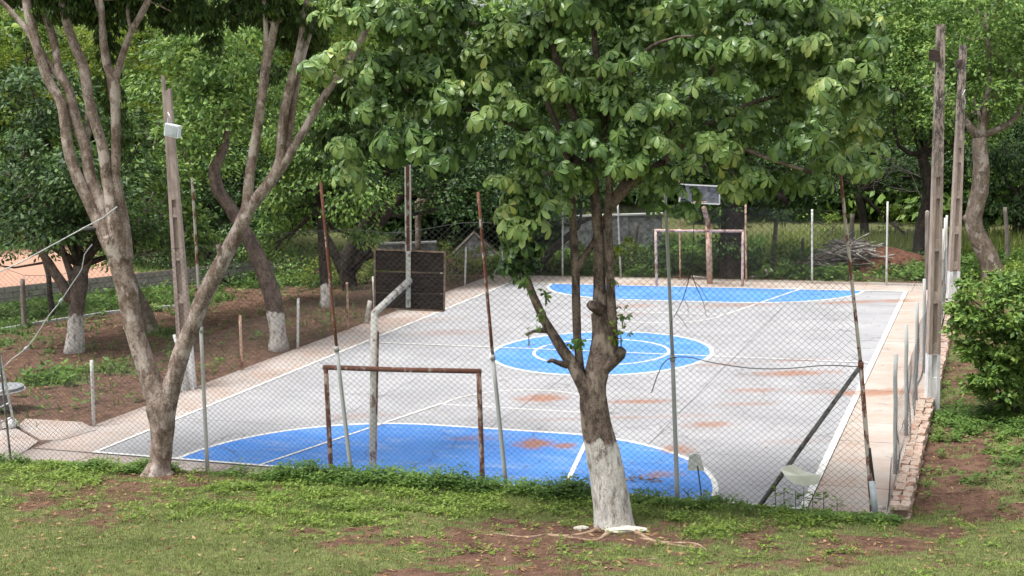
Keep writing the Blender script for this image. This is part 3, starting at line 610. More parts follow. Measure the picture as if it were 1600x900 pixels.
# ------------------------------------------------------------------ concrete light poles
def conc_pole(bp, tp, w0, w1, wash_px, lich, label, broken=False):
    base = G(*bp); top = V(*tp, base); k = dep(base)/F; k1 = dep(top)/F
    t = thing('concrete_pole', label, 'pole', base); wz = V(bp[0], wash_px, base)[2]
    mat = concrete_pole('pole_concrete_%d' % bp[0], wz, lich)
    a = base-A(0, 0, .15); W0, W1 = w0*k, w1*k1; ax = (top-a); L = np.linalg.norm(ax); ax /= L
    x = RT-ax*(RT@ax); x /= np.linalg.norm(x); yv = np.cross(ax, x)
    def prism(u0, u1, v0, v1, s0, s1):      # u,v in half widths, s along length 0..1
        vs = []
        for s in (s0, s1):
            Wd = (W0*(1-s)+W1*s)/2; c = a+ax*L*s
            for (u, v) in ((u0, v0), (u1, v0), (u1, v1), (u0, v1)): vs.append(c+x*u*Wd+yv*v*Wd*0.8)
        return vs, [(0, 3, 2, 1), (4, 5, 6, 7), (0, 1, 5, 4), (1, 2, 6, 5), (2, 3, 7, 6), (3, 0, 4, 7)]
    topcut = 0.96 if broken else 1.0
    m1 = MB(); m1.add(*prism(-1, -0.42, -1, 1, 0, 1.0)); m1.build('flange', mat, t)
    m1 = MB(); m1.add(*prism(0.42, 1, -1, 1, 0, topcut)); m1.build('flange', mat, t)
    m1 = MB(); m1.add(*prism(-0.44, 0.44, -0.35, 0.35, 0, topcut-0.003)); m1.build('web', mat, t)
    for s in np.arange(0.16, 0.6, 0.135):
        m1 = MB(); m1.add(*prism(-0.44, 0.44, -0.94, 0.94, s, s+0.006+0.004)); m1.add(*prism(-0.43, 0.43, -0.8, 0.8, s+0.0105, s+0.03)); m1.build('batten', mat, t)
    m1 = MB(); m1.add(*prism(-0.44, 0.44, -0.93, 0.93, 0.62, topcut-0.006)); m1.build('solid_head', mat, t)
    m1 = MB(); m1.add(*prism(-0.435, 0.435, -0.9, 0.9, 0.0, 0.10)); m1.build('solid_foot', mat, t)
    return t, base, top
pr, prb, prt = conc_pole((1456, 637), (1470, 38), 20, 12, 551, 4.0, 'tallest concrete pole, black-stained with a white painted foot, nearest on the right')
pf, pfb, pft = conc_pole((1488, 478), (1505, 70), 17, 9.5, 422, 4.2, 'slimmer farther concrete pole with a white foot, standing behind the tallest pole')
for p_, b_, (sx, sy) in ((pr, prb, (1461, 86)), (pf, pfb, (1498, 100))):
    m1 = MB(); c = V(sx, sy, b_); m1.box(c, (0.2, 0.15, 0.22), jit=0.015); m1.build('bracket', M['board'], p_)
m1 = MB(); m1.tube([V(1508, 140, pfb, -.2), V(1504, 148, pfb, -.25), V(1509, 158, pfb, -.2), V(1506, 168, pfb, -.2)], 0.015, 6, step=.1); m1.build('cable_end', M['rope'], pf, True)
pl, plb, plt = conc_pole((294, 607), (259, 118), 23, 12, 528, 9.0, 'concrete pole with a split top carrying a floodlight, left of the court', True)
fl = thing('floodlight', 'white square floodlight strapped to the split-topped concrete pole', 'floodlight', V(266, 202, plb, -0.25))
c = V(270, 204, plb, -0.3); ax = np.array([nrmz(RT*0.9+FW*-0.35-UP*0.22), nrmz(np.cross(nrmz(RT*0.9+FW*-0.35-UP*0.22), A(0, 0, 1))), A(0, 0, 1)]); ax[2] = np.cross(ax[0], ax[1])
m1 = MB(); m1.box(c, (0.40, 0.12, 0.30), ax=ax); m1.build('housing', M['lamp_white'], fl)
m1 = MB(); m1.box(c-ax[1]*0.065*np.sign(ax[1]@FW), (0.34, 0.012, 0.24), ax=ax); m1.build('lens', M['lamp_glass'], fl)
m1 = MB(); m1.tube([V(258, 212, plb, -.25), V(263, 186, plb, -.25), V(266, 205, plb, -.3)], 0.02, 6); m1.tube([V(262, 175, plb, -.2), V(269, 190, plb, -.28)], 0.015, 6); m1.build('bracket', M['alu'], fl, True)

# ------------------------------------------------------------------ goals and hoops
def goal(l0, l1, r0, r1, mat, r, label, grp, ground_bar=None):
    a = G(*l0); b = G(*r0); t = thing('goal', label, 'goal', (a+b)/2, grp); A1 = V(*l1, a); B1 = V(*r1, b); a[2] = -0.02; b[2] = -0.02
    post(t, a, A1, r, mat, 'goalpost'); post(t, b, B1, r, mat, 'goalpost')
    mb = MB(); d = nrmz(B1-A1); mb.tube([A1-d*r, (A1+B1)/2-A(0, 0, .01), B1+d*r], r*1.02, 10); mb.build('crossbar', M['rust'] if mat is M['goal_rust'] else mat, t, True)
    return t, a, b, A1, B1
g1 = goal((517, 732), (509, 574), (754, 752), (748, 580), M['goal_rust'], 0.046, 'rusty brown goal frame without a net on the near blue area', 'goal frames')
g2 = goal((1026, 447), (1024.5, 360), (1160, 447), (1161, 361), M['goal_far'], 0.05, 'pinkish rust-stained goal frame at the far end of the court', 'goal frames')

hb = G(582, 736); hp = thing('basketball_hoop', 'near basketball hoop seen from behind with a dark wooden backboard on a bent pale post', 'basketball hoop', hb)
k = dep(hb)/F
elbow = V(585, 489, hb); bc0 = V(640, 438, hb, 1.15)
mb = MB(); mb.tube([hb-A(0, 0, .1), (hb+elbow)/2, elbow], [0.070, 0.068, 0.064], 12); mb.build('post', M['hoop_post'], hp, True, label='whitewashed post with a rusty strip')
mb = MB(); mb.beam(hb+RT*0.066+A(0, -.02, 0), elbow+RT*0.066-A(0, .02, 0.35), 0.032, 0.05); mb.build('rust_strip', M['goal_rust'], hp)
mb = MB(); mb.tube([elbow-A(0, 0, .06), elbow, elbow+(bc0-elbow)*0.1, bc0], [0.062, 0.068, 0.068, 0.066], 12); mb.build('arm', M['hoop_post'], hp, True)
BO = 1.28
def BP(px, py, off=BO): return V(px, py, hb, off)
rows = [(586, 391, 694, 395, 423, 425.5), (586, 425, 694, 428, 457, 459), (586, 458, 694, 460, 482, 485)]
for i, (xa, ya, xb, yb, yc, yd) in enumerate(rows):
    xa, xb = 587+i*0.0, 693.5
    p = [BP(xa, ya), BP(xb, yb), BP(xb, yd), BP(xa, yc)]; d = HF*0.03
    if i == 0: p[3] = BP(xa, yc-1.0); p[2] = BP(xb, yd+0.5)
    mb = MB(); mb.add([*p, *[q+d for q in p]], [(0, 1, 2, 3), (7, 6, 5, 4), (0, 4, 5, 1), (1, 5, 6, 2), (2, 6, 7, 3), (3, 7, 4, 0)]); mb.build('board', M['board'], hp)
cr = [BP(585.5, 389.5), BP(695, 394), BP(694, 486), BP(585.5, 481.5)]
for i in range(4): mb = MB(); mb.beam(cr[i], cr[(i+1) % 4], 0.035, 0.06, side=np.cross(FW, cr[(i+1) % 4]-cr[i])); mb.build('frame_rail', M['board_frame'], hp)
mb = MB(); s0, s1, s2 = BP(638, 480, BO-.1), BP(638, 392, BO-.1), BP(637, 258, BO-.1)
mb.beam(s0, s1, 0.09, 0.09); mb.build('lower_channel', M['hoop_post'], hp)
for sx in (-0.046, 0.046): mb = MB(); mb.beam(s1+RT*sx, s2+RT*sx, 0.028, 0.08); mb.build('channel_flange', M['white_steel'] if sx > 0 else M['hoop_post'], hp)
mb = MB(); mb.beam(s1, s2, 0.075, 0.03); mb.build('channel_web', M['rust'], hp)
rc = BP(641, 482, BO+0.32); rc[2] = BP(641, 480)[2]+0.0
mb = MB(); th = np.linspace(0, 2*np.pi, 33); R_ = 0.23; ring = np.stack([rc[0]+R_*np.cos(th), rc[1]+R_*np.sin(th), np.full(33, rc[2])], -1); mb.tube(ring, 0.009, 8, cap=False); mb.build('rim', M['twig'], hp, True)

hb2 = G(1109, 443); h2 = thing('basketball_hoop', 'far basketball hoop on a pinkish post with its pale grey backboard half hidden by leaves', 'basketball hoop', hb2)
mb = MB(); mb.tube([hb2, V(1107, 350, hb2)], 0.11, 12); mb.build('post', M['orange_post'], h2, True)
mb = MB(); mb.tube([V(1107, 352, hb2), V(1100, 325, hb2, -1.0)], 0.09, 10); mb.build('arm', M['orange_post'], h2, True)
p = [V(1062, 288, hb2, -1.1), V(1124, 291, hb2, -1.1), V(1124, 319, hb2, -1.1), V(1062, 316, hb2, -1.1)]; mb = MB(); d = HF*0.04
mb.add([*p, *[q+d for q in p]], [(0, 1, 2, 3), (7, 6, 5, 4), (0, 4, 5, 1), (1, 5, 6, 2), (2, 6, 7, 3), (3, 7, 4, 0)]); mb.build('backboard', M['far_board'], h2)
for i in range(4): mb = MB(); mb.beam(p[i]-d*.5, p[(i+1) % 4]-d*.5, 0.045, 0.06, side=np.cross(FW, p[(i+1) % 4]-p[i])); mb.build('frame_rail', M['cap'], h2)
rc = V(1093, 316, hb2, -1.6); ring = np.stack([rc[0]+R_*np.cos(th), rc[1]+R_*np.sin(th), np.full(33, rc[2])], -1); mb = MB(); mb.tube(ring, 0.012, 8, cap=False); mb.build('rim', M['orange_post'], h2, True)

# small loose things at the fence
b = G(1098, 782); st = thing('plate_on_stake', 'small pale grey plate on a thin stake behind the mesh by the blue area', 'stake', b)
mb = MB(); mb.tube([b-A(0, 0, .1), V(1090, 728, b)], 0.012, 6); mb.build('stake', M['wire'], st)
P = [V(1077, 712, b), V(1094, 710, b), V(1101, 736, b), V(1075, 735, b), V(1085, 708.5, b, -.02)]
mb = MB(); q = [P[0], P[4], P[1], P[2], P[3]]; mb.add([*q, *[v+HF*0.05 for v in q]], [(4, 3, 2, 1, 0), (5, 6, 7, 8, 9), (0, 1, 6, 5), (1, 2, 7, 6), (2, 3, 8, 7), (3, 4, 9, 8), (4, 0, 5, 9)]); mb.build('plate', M['plate'], st)
b = fbase[3][0]*.35+fbase[4][0]*.65; b[2] = 0; cs = [(1219, 733), (1232, 727), (1243, 727), (1258, 737), (1283, 743), (1279, 756), (1258, 759), (1240, 756), (1226, 743)]
q = [V(x_, y_, b, -0.12-0.04*math.sin(i)) for i, (x_, y_) in enumerate(cs)]; n = len(q); cen = np.mean(q, 0)-HF*0.03; mb = MB()
mb.add([*q, cen, *[v+HF*0.012 for v in q], cen+HF*0.012], [(i, (i+1) % n, n) for i in range(n)]+[(n+1+(i+1) % n, n+1+i, 2*n+1) for i in range(n)]+[(i, n+1+i, n+1+(i+1) % n, (i+1) % n) for i in range(n)])
top_mesh(mb, 'torn_sheet', M['sheet'], 'torn cream plastic sheet caught on the mesh at the foot of the dark brace pole', 'plastic sheet', cen)

# left edge: ladder, table, bag, ropes
b = G(14, 672); ld = thing('ladder', 'silver metal ladder leaning at the left edge by the grey round table', 'ladder', b)
ra, rb = (V(0, 640, b), V(-14, 520, b)), (V(22, 662, b), V(-1, 552, b)); ra = (V(2, 672, b), V(-20, 560, b))
for q in (ra, rb): mb = MB(); mb.beam(q[0], q[1], 0.05, 0.03); mb.build('rail', M['alu'], ld)
for i in range(5):
    t_ = (i+0.5)/5; mb = MB(); mb.tube([ra[0]*(1-t_)+ra[1]*t_, rb[0]*(1-t_)+rb[1]*t_], 0.018, 8); mb.build('rung', M['alu'], ld, True)
b = G(5, 640); tbl = thing('round_table', 'round grey concrete table behind the ladder at the left edge', 'table', b)
c = V(2, 607, b); mb = MB(); mb.tube([c-A(0, 0, .035), c+A(0, 0, .035)], [0.5, 0.5], 28); mb.build('tabletop', M['tabletop'], tbl)
mb = MB(); mb.tube([c-A(0, 0, .06), c-A(0, 0, .036)], [0.54, 0.54], 28); mb.build('rim', M['cap'], tbl); mb = MB(); mb.tube([b, c-A(0, 0, .06)], [0.16, 0.12], 14); mb.build('pedestal', M['block'], tbl, True)
b = G(20, 668); mb = MB(); mb.tube([b, b+A(0, 0, .06), b+A(.02, 0, .14), b+A(.03, 0, .19)], [0.11, 0.15, 0.10, 0.03], 12, bump=0.35, freq=9); top_mesh(mb, 'plastic_bag', M['bag'], 'small white plastic bag on the ground at the foot of the ladder', 'bag', b, smooth=True)
TA = GP(246, 742)
mb = MB(); pr_ = [V(x_, y_, TA, o_) for x_, y_, o_ in ((-40, 432, -.2), (0, 424, -.2), (26, 413, -.2), (80, 384, -.2), (135, 354, -.32), (160, 341, -.35), (183, 323, -.3))]; mb.tube(pr_, 0.013, 6, step=.2); top_mesh(mb, 'rope', M['rope'], 'taut pale rope tied across the forked grey tree and running down to the left edge', 'rope', pr_[3], smooth=True)
mb = MB(); pr_ = [V(x_, y_, TA, .9) for x_, y_ in ((144, 382), (132, 398), (128, 420), (115, 440), (95, 470), (75, 495), (58, 522), (40, 545), (20, 560), (6, 574))]; mb.tube(pr_, 0.010, 6, step=.12)
for q in (pr_[4], pr_[7]): mb.tube([q-A(.03, 0, .03), q+A(.03, 0, .03)], 0.03, 6)
top_mesh(mb, 'hanging_wire', M['rope'], 'slack knotted wire drooping from the forked grey tree down to the ladder', 'wire', pr_[5], smooth=True)
M['strap'] = M['cable']

# ------------------------------------------------------------------ foliage generators
def rot_between(n): 
    a = nrmz(np.cross(n, np.where(np.abs(n[:, 2:3]) < 0.9, A(0, 0, 1), A(1, 0, 0)))); return a, np.cross(n, a)
def leaf_geo(pos, axis, nrm, L, W, quads=False, droop=0.25):
    """each leaf one island; 2 tris or 4 quads"""
    axis = nrmz(axis); side = nrmz(np.cross(nrm, axis)); nn = np.cross(axis, side); N = len(pos); L = L[:, None]; W = W[:, None]
    if not quads:
        v0 = pos; v1 = pos+axis*L*0.5+side*W*0.5-nn*W*0.12; v2 = pos+axis*L-nn*L*droop*0.3; v3 = pos+axis*L*0.5-side*W*0.5-nn*W*0.12
        Vv = np.stack([v0, v1, v2, v3], 1).reshape(-1, 3); b = np.arange(N)[:, None]*4; f = np.concatenate([b+0, b+1, b+2, b+0, b+2, b+3], 1); return Vv, f.ravel(), np.full(2*N, 3)
    c1 = pos+axis*L*0.55-nn*L*droop*0.10; c2 = pos+axis*L*0.85-nn*L*droop*0.35; tip = pos+axis*L-nn*L*droop*0.6
    l1 = c1+side*W*0.42+nn*W*0.10; r1 = c1-side*W*0.42+nn*W*0.10; l2 = c2+side*W*0.40+nn*W*0.08; r2 = c2-side*W*0.40+nn*W*0.08
    Vv = np.stack([pos, c1, c2, tip, l1, r1, l2, r2], 1).reshape(-1, 3); b = np.arange(N)[:, None]*8
    tri = np.concatenate([b+0, b+4, b+1, b+0, b+1, b+5, b+2, b+6, b+3, b+2, b+3, b+7], 1)
    qd = np.concatenate([b+1, b+4, b+6, b+2, b+1, b+2, b+7, b+5], 1)
    f = np.concatenate([tri, qd], 1).ravel(); ct = np.tile(np.array([3, 3, 3, 3, 4, 4]), N); return Vv, f, ct
def leaf_obj(name, geo, mat, parent, smooth=False, **kw):
    Vv, f, ct = geo; me = raw_mesh(name, Vv-org(parent), f, ct, smooth); me.materials.append(mat)
    return finish(bpy.data.objects.new(name, me), parent, **kw)
def rdir(n): return nrmz(rng.normal(0, 1, (n, 3)))
def lobe_px(l, base):
    cx, cy, rx, ry, off = l; c = V(cx, cy, base, off); k = dep(c)/F; return c, A(rx*k, rx*k*0.9, ry*k)
def crown_leaves(lobes, dens, rc, n_leaf, L, W, flat=0.6, upw=0.5, droop=0.5, shell=0.55, low=-0.75):
    """lobes: list of (centre, radii). dens clumps per m2 of lobe surface"""
    P = []; AX = []; NM = []
    for c, r in lobes:
        area = 4*np.pi*((r[0]*r[1])**1.6/3+(r[0]*r[2])**1.6/3+(r[1]*r[2])**1.6/3)**(1/1.6); n = max(4, int(area*dens))
        d = rdir(n*2); d = d[d[:, 2] > low][:n]; n = len(d)
        rr = (shell+(1-shell)*rng.random((n, 1))**0.45)*(1+0.16*(vnoise(d[:, 0]*2+c[0], d[:, 1]*2+d[:, 2]*2+c[1], 3)[:, None]-0.5)*2)
        cc = c+d*r*rr; cr_ = rc*rng.uniform(0.6, 1.35, n)
        m = (n_leaf*rng.uniform(0.5, 1.4, n)*(cr_/rc)**1.5).astype(int)+3; idx = np.repeat(np.arange(n), m); t = len(idx)
        q = rdir(t); q[:, 2] = q[:, 2]*flat+0.1; rad = rng.random((t, 1))**0.33; q[:, 2] = np.where((q[:, 2] < -0.1) & (rng.random(t) < .6), -q[:, 2], q[:, 2])
        pos = cc[idx]+q*rad*cr_[idx][:, None]
        outw = nrmz(q+0.6*d[idx]); nm = nrmz(outw*0.5+A(0, 0, upw)+rng.normal(0, 0.35, (t, 3)))
        ax = nrmz(outw*A(1, 1, 0.3)+rng.normal(0, 0.5, (t, 3))-A(0, 0, droop)); P.append(pos); AX.append(ax); NM.append(nm)
    P = np.vstack(P); AX = np.vstack(AX); NM = np.vstack(NM); n = len(P)
    return leaf_geo(P, AX, NM, L*rng.uniform(0.6, 1.3, n), W*rng.uniform(0.6, 1.3, n))
def px_path(pts, base, k0=None):
    P = []; R = []
    for p in pts:
        off = p[3] if len(p) > 3 else 0.0; q = V(p[0], p[1], base, off); P.append(q); R.append(p[2]/2*dep(q)/F)
    return np.array(P), np.array(R)
def limbs(parent, start, lobes, r0, mat, name='limb', n=5, twigs=3):
    for c, r in lobes:
        mid = (start*0.5+c*0.5)+rng.normal(0, 0.12, 3)*np.linalg.norm(c-start)-A(0, 0, 0.06)*np.linalg.norm(c-start)
        mb = MB(); mb.tube([start, mid, c], [r0, r0*0.6, r0*0.3], 7, bump=0.12, step=0.4)
        for _ in range(twigs):
            e = c+rdir(1)[0]*r*0.8; s = mid*0.4+c*0.6; mb.tube([s, (s+e)/2+rng.normal(0, .15, 3), e], [r0*0.35, r0*0.22, r0*0.08], 5, step=0.5)
        mb.build(name, mat, parent, True)

def bg_tree(label, base_px, trunk, lobes, mat, leafm, dens=1.35, rc=0.6, nl=86, L=0.185, W=0.092, group='trees behind the court', extra=(), r_l=None, base=None, z0=-0.2, low=-0.75, kind_name='leafy_tree', flat=0.6, droop=0.5):
    base = GP(*base_px) if base is None else base; t = thing(kind_name, label, 'tree', base, group)
    P, R = px_path(trunk, base); P[0][2] -= 0.15; mb = MB(); mb.tube(P, R, 12, bump=0.14, step=0.25, seed=rng.integers(9)); 
    for e in extra:
        p, r = px_path(e, base); mb.tube(p, r, 9, bump=0.14, step=0.25, seed=rng.integers(9))
    mb.build('trunk', mat, t, True)
    LB = [lobe_px(l, base) for l in lobes]; limbs(t, P[-1], LB, r_l or R[-1]*0.6, M['bark_dark'] if mat is not M['bark_pale'] else mat)
    g = crown_leaves(LB, dens, rc, nl, L, W, low=low, flat=flat, droop=droop); leaf_obj('crown', g, leafm, t, kind='stuff'); return t

# ------------------------------------------------------------------ background trees
bg_tree('dark tree with a pale-footed many-branched trunk on the red dirt at far left', (115, 549), [(115, 550, 34), (118, 520, 25), (120, 480, 24), (124, 440, 26), (126, 415, 22)],
        [(40, 260, 85, 70, 0), (150, 290, 80, 60, -1), (90, 350, 90, 38, 0), (20, 345, 60, 45, .5), (195, 350, 50, 55, .5), (60, 170, 90, 60, 1), (200, 250, 60, 60, 1)], M['bark_mid_w'], M['leaf_dark'],
        extra=[[(112, 470, 18), (95, 440, 16), (75, 410, 14), (60, 385, 9)], [(118, 455, 14), (110, 425, 12), (100, 400, 8), (95, 370, 6)], [(124, 440, 18), (138, 400, 16), (150, 370, 10)]])
bg_tree('slim dark shrub-like tree left of the pale-footed trunk at far left', (85, 495), [(84, 497, 9), (78, 460, 9), (76, 430, 8), (70, 410, 7)],
        [(60, 385, 60, 26, 0), (-40, 360, 80, 50, 0), (5, 300, 70, 60, 1.5)], M['bark_dark'], M['leaf_dark'], nl=36)
bg_tree('tree with a grey leaning trunk half hidden behind the forked grey tree', (236, 518), [(240, 518, 22), (228, 490, 22), (212, 460, 22), (200, 430, 20), (190, 400, 16)],
        [(210, 380, 60, 50, 1), (240, 300, 70, 60, 0), (280, 370, 40, 60, 1), (300, 250, 60, 60, 1.5), (250, 180, 80, 60, 2)], M['bark_pale'], M['leaf_mid'], nl=84)
bg_tree('tree with a curved leaning trunk and whitewashed foot beside the low left fence', (436, 545), [(437, 546, 36), (434, 520, 27), (430, 485, 26), (422, 450, 27), (408, 415, 25), (390, 375, 23), (360, 325, 20), (340, 295, 20), (336, 262, 18), (350, 232, 14), (356, 205, 10), (350, 170, 6)],
        [(330, 190, 70, 60, 0), (400, 160, 70, 60, 1), (290, 120, 80, 60, 1), (370, 80, 100, 60, 0)], M['bark_mid_w'], M['leaf_mid'], nl=84)
bg_tree('tree with a straight dark trunk and white foot left of the wooden backboard', (512, 478), [(512, 478, 25), (510, 450, 19), (508, 420, 18), (505, 370, 17), (502, 320, 14)],
        [(470, 300, 50, 60, 0), (545, 300, 48, 55, -1), (520, 240, 60, 50, 0), (430, 380, 50, 30, 1), (565, 370, 30, 26, .5), (480, 190, 80, 60, 1), (440, 340, 35, 45, 1)], M['bark_dark_w'], M['leaf_mid'], nl=84, droop=0.9)
bg_tree('big dark tree with splayed black limbs behind the wooden backboard', (548, 452), [(548, 452, 26), (542, 425, 26), (545, 400, 26), (560, 370, 20), (575, 340, 14)],
        [(620, 250, 90, 60, 0), (720, 230, 90, 70, 1), (780, 290, 70, 60, 1), (700, 310, 60, 40, 0), (560, 220, 70, 60, 2), (650, 170, 120, 60, 2), (800, 200, 90, 80, 2)], M['bark_dark'], M['leaf_dark'],
        extra=[[(540, 430, 20), (525, 400, 16), (512, 375, 12), (500, 350, 8)], [(548, 420, 22), (575, 385, 16), (600, 340, 14), (640, 290, 9)], [(545, 440, 10), (555, 410, 12), (590, 395, 12)]], nl=84)
bg_tree('slender pale forked tree standing behind the top of the backboard', (655, 385), [(653, 390, 9), (653, 350, 9), (652, 315, 8)],
        [(640, 290, 34, 30, 1), (680, 300, 30, 30, 1)], M['bark_pale'], M['leaf_mid'], extra=[[(653, 345, 7), (664, 315, 5), (668, 290, 4)]], nl=30, base=G(655, 415))
bg_tree('dark tree leaning behind the far left corner of the court', (842, 428), [(840, 428, 9), (852, 402, 12), (868, 385, 12), (892, 366, 10), (905, 350, 9)],
        [(850, 330, 50, 40, 0), (820, 280, 70, 50, 1), (900, 270, 60, 50, 1), (960, 270, 60, 45, 2)], M['bark_dark'], M['leaf_dark'], nl=40)
bg_tree('dark tree with a very thick black trunk behind the far goal', (1140, 432), [(1142, 436, 48), (1142, 400, 37), (1144, 350, 35), (1146, 300, 34), (1150, 250, 30)],
        [(1060, 200, 110, 70, 1), (1220, 220, 100, 80, 1), (1160, 130, 140, 80, 2), (1040, 280, 50, 30, 1.5), (1230, 320, 50, 40, 1), (1290, 280, 70, 46, 2), (1136, 370, 30, 46, -.3), (1128, 320, 34, 30, -.2)], M['bark_dark'], M['leaf_dark'], nl=84, extra=[[(1140, 330, 20), (1180, 290, 16), (1220, 240, 12)]])
bg_tree('thin grey-stemmed young tree behind the fence right of the far goal', (1208, 425), [(1206, 428, 9), (1209, 390, 8), (1213, 345, 6)], [(1215, 330, 30, 26, 0), (1195, 310, 24, 20, 0)], M['bark_pale'], M['leaf_mid'], nl=24, base=G(1208, 420))
bg_tree('large yellow-green tree spreading behind the two right concrete poles', (1440, 372), [(1437, 410, 22), (1440, 360, 22), (1452, 300, 20), (1440, 240, 16)],
        [(1390, 120, 90, 90, 0), (1490, 60, 100, 90, 0), (1440, 190, 80, 60, 1), (1360, 40, 110, 80, 1), (1560, 130, 70, 80, 1), (1500, 200, 60, 50, 0)], M['bark_dark'], M['leaf_mid'], nl=72, base=G(1437, 405), dens=1.2)
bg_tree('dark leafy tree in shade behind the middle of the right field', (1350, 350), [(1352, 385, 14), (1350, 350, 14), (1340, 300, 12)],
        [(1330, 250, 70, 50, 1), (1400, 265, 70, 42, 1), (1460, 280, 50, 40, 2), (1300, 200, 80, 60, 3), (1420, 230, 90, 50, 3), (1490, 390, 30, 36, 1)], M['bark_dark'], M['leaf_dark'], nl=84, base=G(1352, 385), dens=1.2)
bg_tree('tree with a thick pale crooked trunk at the right edge behind the far concrete pole', (1552, 440), [(1553, 444, 38), (1550, 420, 34), (1538, 390, 30), (1525, 365, 28), (1521, 340, 27), (1530, 300, 27), (1533, 260, 26), (1530, 215, 22)],
        [(1520, 150, 70, 60, 0), (1590, 90, 80, 70, .5), (1540, 20, 90, 60, .5), (1600, 130, 60, 50, 1), (1470, 110, 60, 40, 1)], M['bark_pale'], M['leaf_mid'], nl=72, extra=[[(1522, 350, 16), (1512, 342, 13), (1506, 338, 9)]])
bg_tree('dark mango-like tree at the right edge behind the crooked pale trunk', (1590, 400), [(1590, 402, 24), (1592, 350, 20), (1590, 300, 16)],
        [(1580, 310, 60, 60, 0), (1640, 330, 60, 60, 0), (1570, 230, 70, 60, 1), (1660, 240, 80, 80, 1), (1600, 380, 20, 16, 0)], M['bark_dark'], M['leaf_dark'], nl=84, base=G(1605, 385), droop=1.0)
bg_tree('small bright green young tree in the field right of the leaning rusty post', (1400, 372), [(1399, 385, 5), (1400, 350, 4)], [(1398, 345, 26, 28, 0), (1410, 325, 18, 16, 0), (1388, 360, 18, 14, 0)], M['bark_pale'], M['leaf_lime'], nl=20, L=0.16, W=0.08, rc=0.35, base=G(1400, 385), group='young trees in the field')
bg_tree('low yellow-green sapling beside the brush pile', (1290, 375), [(1290, 392, 4), (1290, 370, 4)], [(1275, 362, 22, 16, 0), (1300, 352, 18, 14, 0), (1310, 345, 12, 12, .5)], M['bark_pale'], M['leaf_lime'], nl=20, L=0.16, W=0.08, rc=0.35, base=G(1290, 392), group='young trees in the field')
# tall feathery trees at back left
bg_tree('tall feathery yellow-green tree high behind the left concrete pole', (330, 430), [(330, 432, 14), (325, 380, 14), (330, 300, 13), (335, 200, 12), (340, 120, 10)],
        [(230, 60, 110, 70, 0), (370, 40, 110, 80, 0), (500, 30, 100, 80, 1), (300, 150, 110, 70, 1), (450, 130, 100, 60, 1.5), (390, 240, 90, 60, 2)], M['bark_dark'], M['leaf_yel'], dens=0.8, rc=0.6, nl=85, base=G(330, 425))
bg_tree('tall yellow-green tree high at the left edge of the photo', (60, 420), [(60, 422, 14), (50, 360, 14), (40, 280, 13), (40, 180, 12)],
        [(30, 200, 110, 70, 0), (-60, 120, 110, 90, 0), (120, 150, 90, 60, 1), (40, 60, 110, 60, 1.5), (180, 60, 80, 60, 2)], M['bark_dark'], M['leaf_yel'], dens=0.75, rc=0.6, nl=70, base=G(60, 415))
bg_tree('dark round-crowned tree behind the left concrete pole', (350, 420), [(350, 440, 12), (352, 400, 12), (350, 350, 10)], [(290, 330, 50, 60, 0), (370, 360, 50, 36, 0), (240, 400, 34, 30, 0), (340, 270, 80, 50, 1), (410, 300, 60, 60, 1.5)], M['bark_dark'], M['leaf_dark'], nl=78, base=G(345, 432))

# a wood far behind that closes the view
def far_wood():
    P = []; t = thing('far_woodland', 'distant mass of dark trees closing the view behind everything', 'woodland', (-10, 75, 0))
    lobes = []
    for ang in np.linspace(-54, 10, 46):
        for row, (dist, rad) in enumerate(((72, 4.5), (80, 5.5))):
            a = math.radians(ang+rng.uniform(-.6, .6)); d = dist+rng.uniform(-3, 3)
            for zc in (2.0, 6.0, 10.0, 12.5):
                if zc > 12 and rng.random() < .85: continue
                if zc == 10.0 and rng.random() < .5: continue
                c = A(CAM[0]+math.sin(a)*d, CAM[1]+math.cos(a)*d, zc+rng.uniform(-1, 1)+row*0.5); lobes.append((c, A(rad*.7, rad*.6, 3.0)*rng.uniform(.8, 1.15)))
    g = crown_leaves(lobes, 0.5, 1.05, 18, 0.6, 0.33, low=-1.1); o = leaf_obj('far_woodland_canopy', g, M['leaf_mid'], t, kind='stuff'); return t
far_wood()

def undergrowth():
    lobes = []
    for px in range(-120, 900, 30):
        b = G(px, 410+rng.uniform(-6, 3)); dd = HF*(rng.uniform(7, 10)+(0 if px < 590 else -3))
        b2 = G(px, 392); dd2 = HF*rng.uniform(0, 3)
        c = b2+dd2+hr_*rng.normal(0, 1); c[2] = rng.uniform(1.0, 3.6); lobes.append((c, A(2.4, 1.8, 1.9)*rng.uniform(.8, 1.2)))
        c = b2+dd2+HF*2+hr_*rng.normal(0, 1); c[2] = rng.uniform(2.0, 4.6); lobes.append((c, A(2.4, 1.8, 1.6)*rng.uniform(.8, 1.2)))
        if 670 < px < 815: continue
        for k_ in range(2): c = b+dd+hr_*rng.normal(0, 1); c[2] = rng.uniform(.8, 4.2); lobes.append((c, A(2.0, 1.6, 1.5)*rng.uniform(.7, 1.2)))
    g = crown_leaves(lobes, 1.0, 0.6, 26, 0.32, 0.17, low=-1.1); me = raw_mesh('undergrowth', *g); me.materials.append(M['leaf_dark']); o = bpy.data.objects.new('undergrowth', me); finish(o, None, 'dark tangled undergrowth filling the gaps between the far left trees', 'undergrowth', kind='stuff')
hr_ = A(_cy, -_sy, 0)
undergrowth()
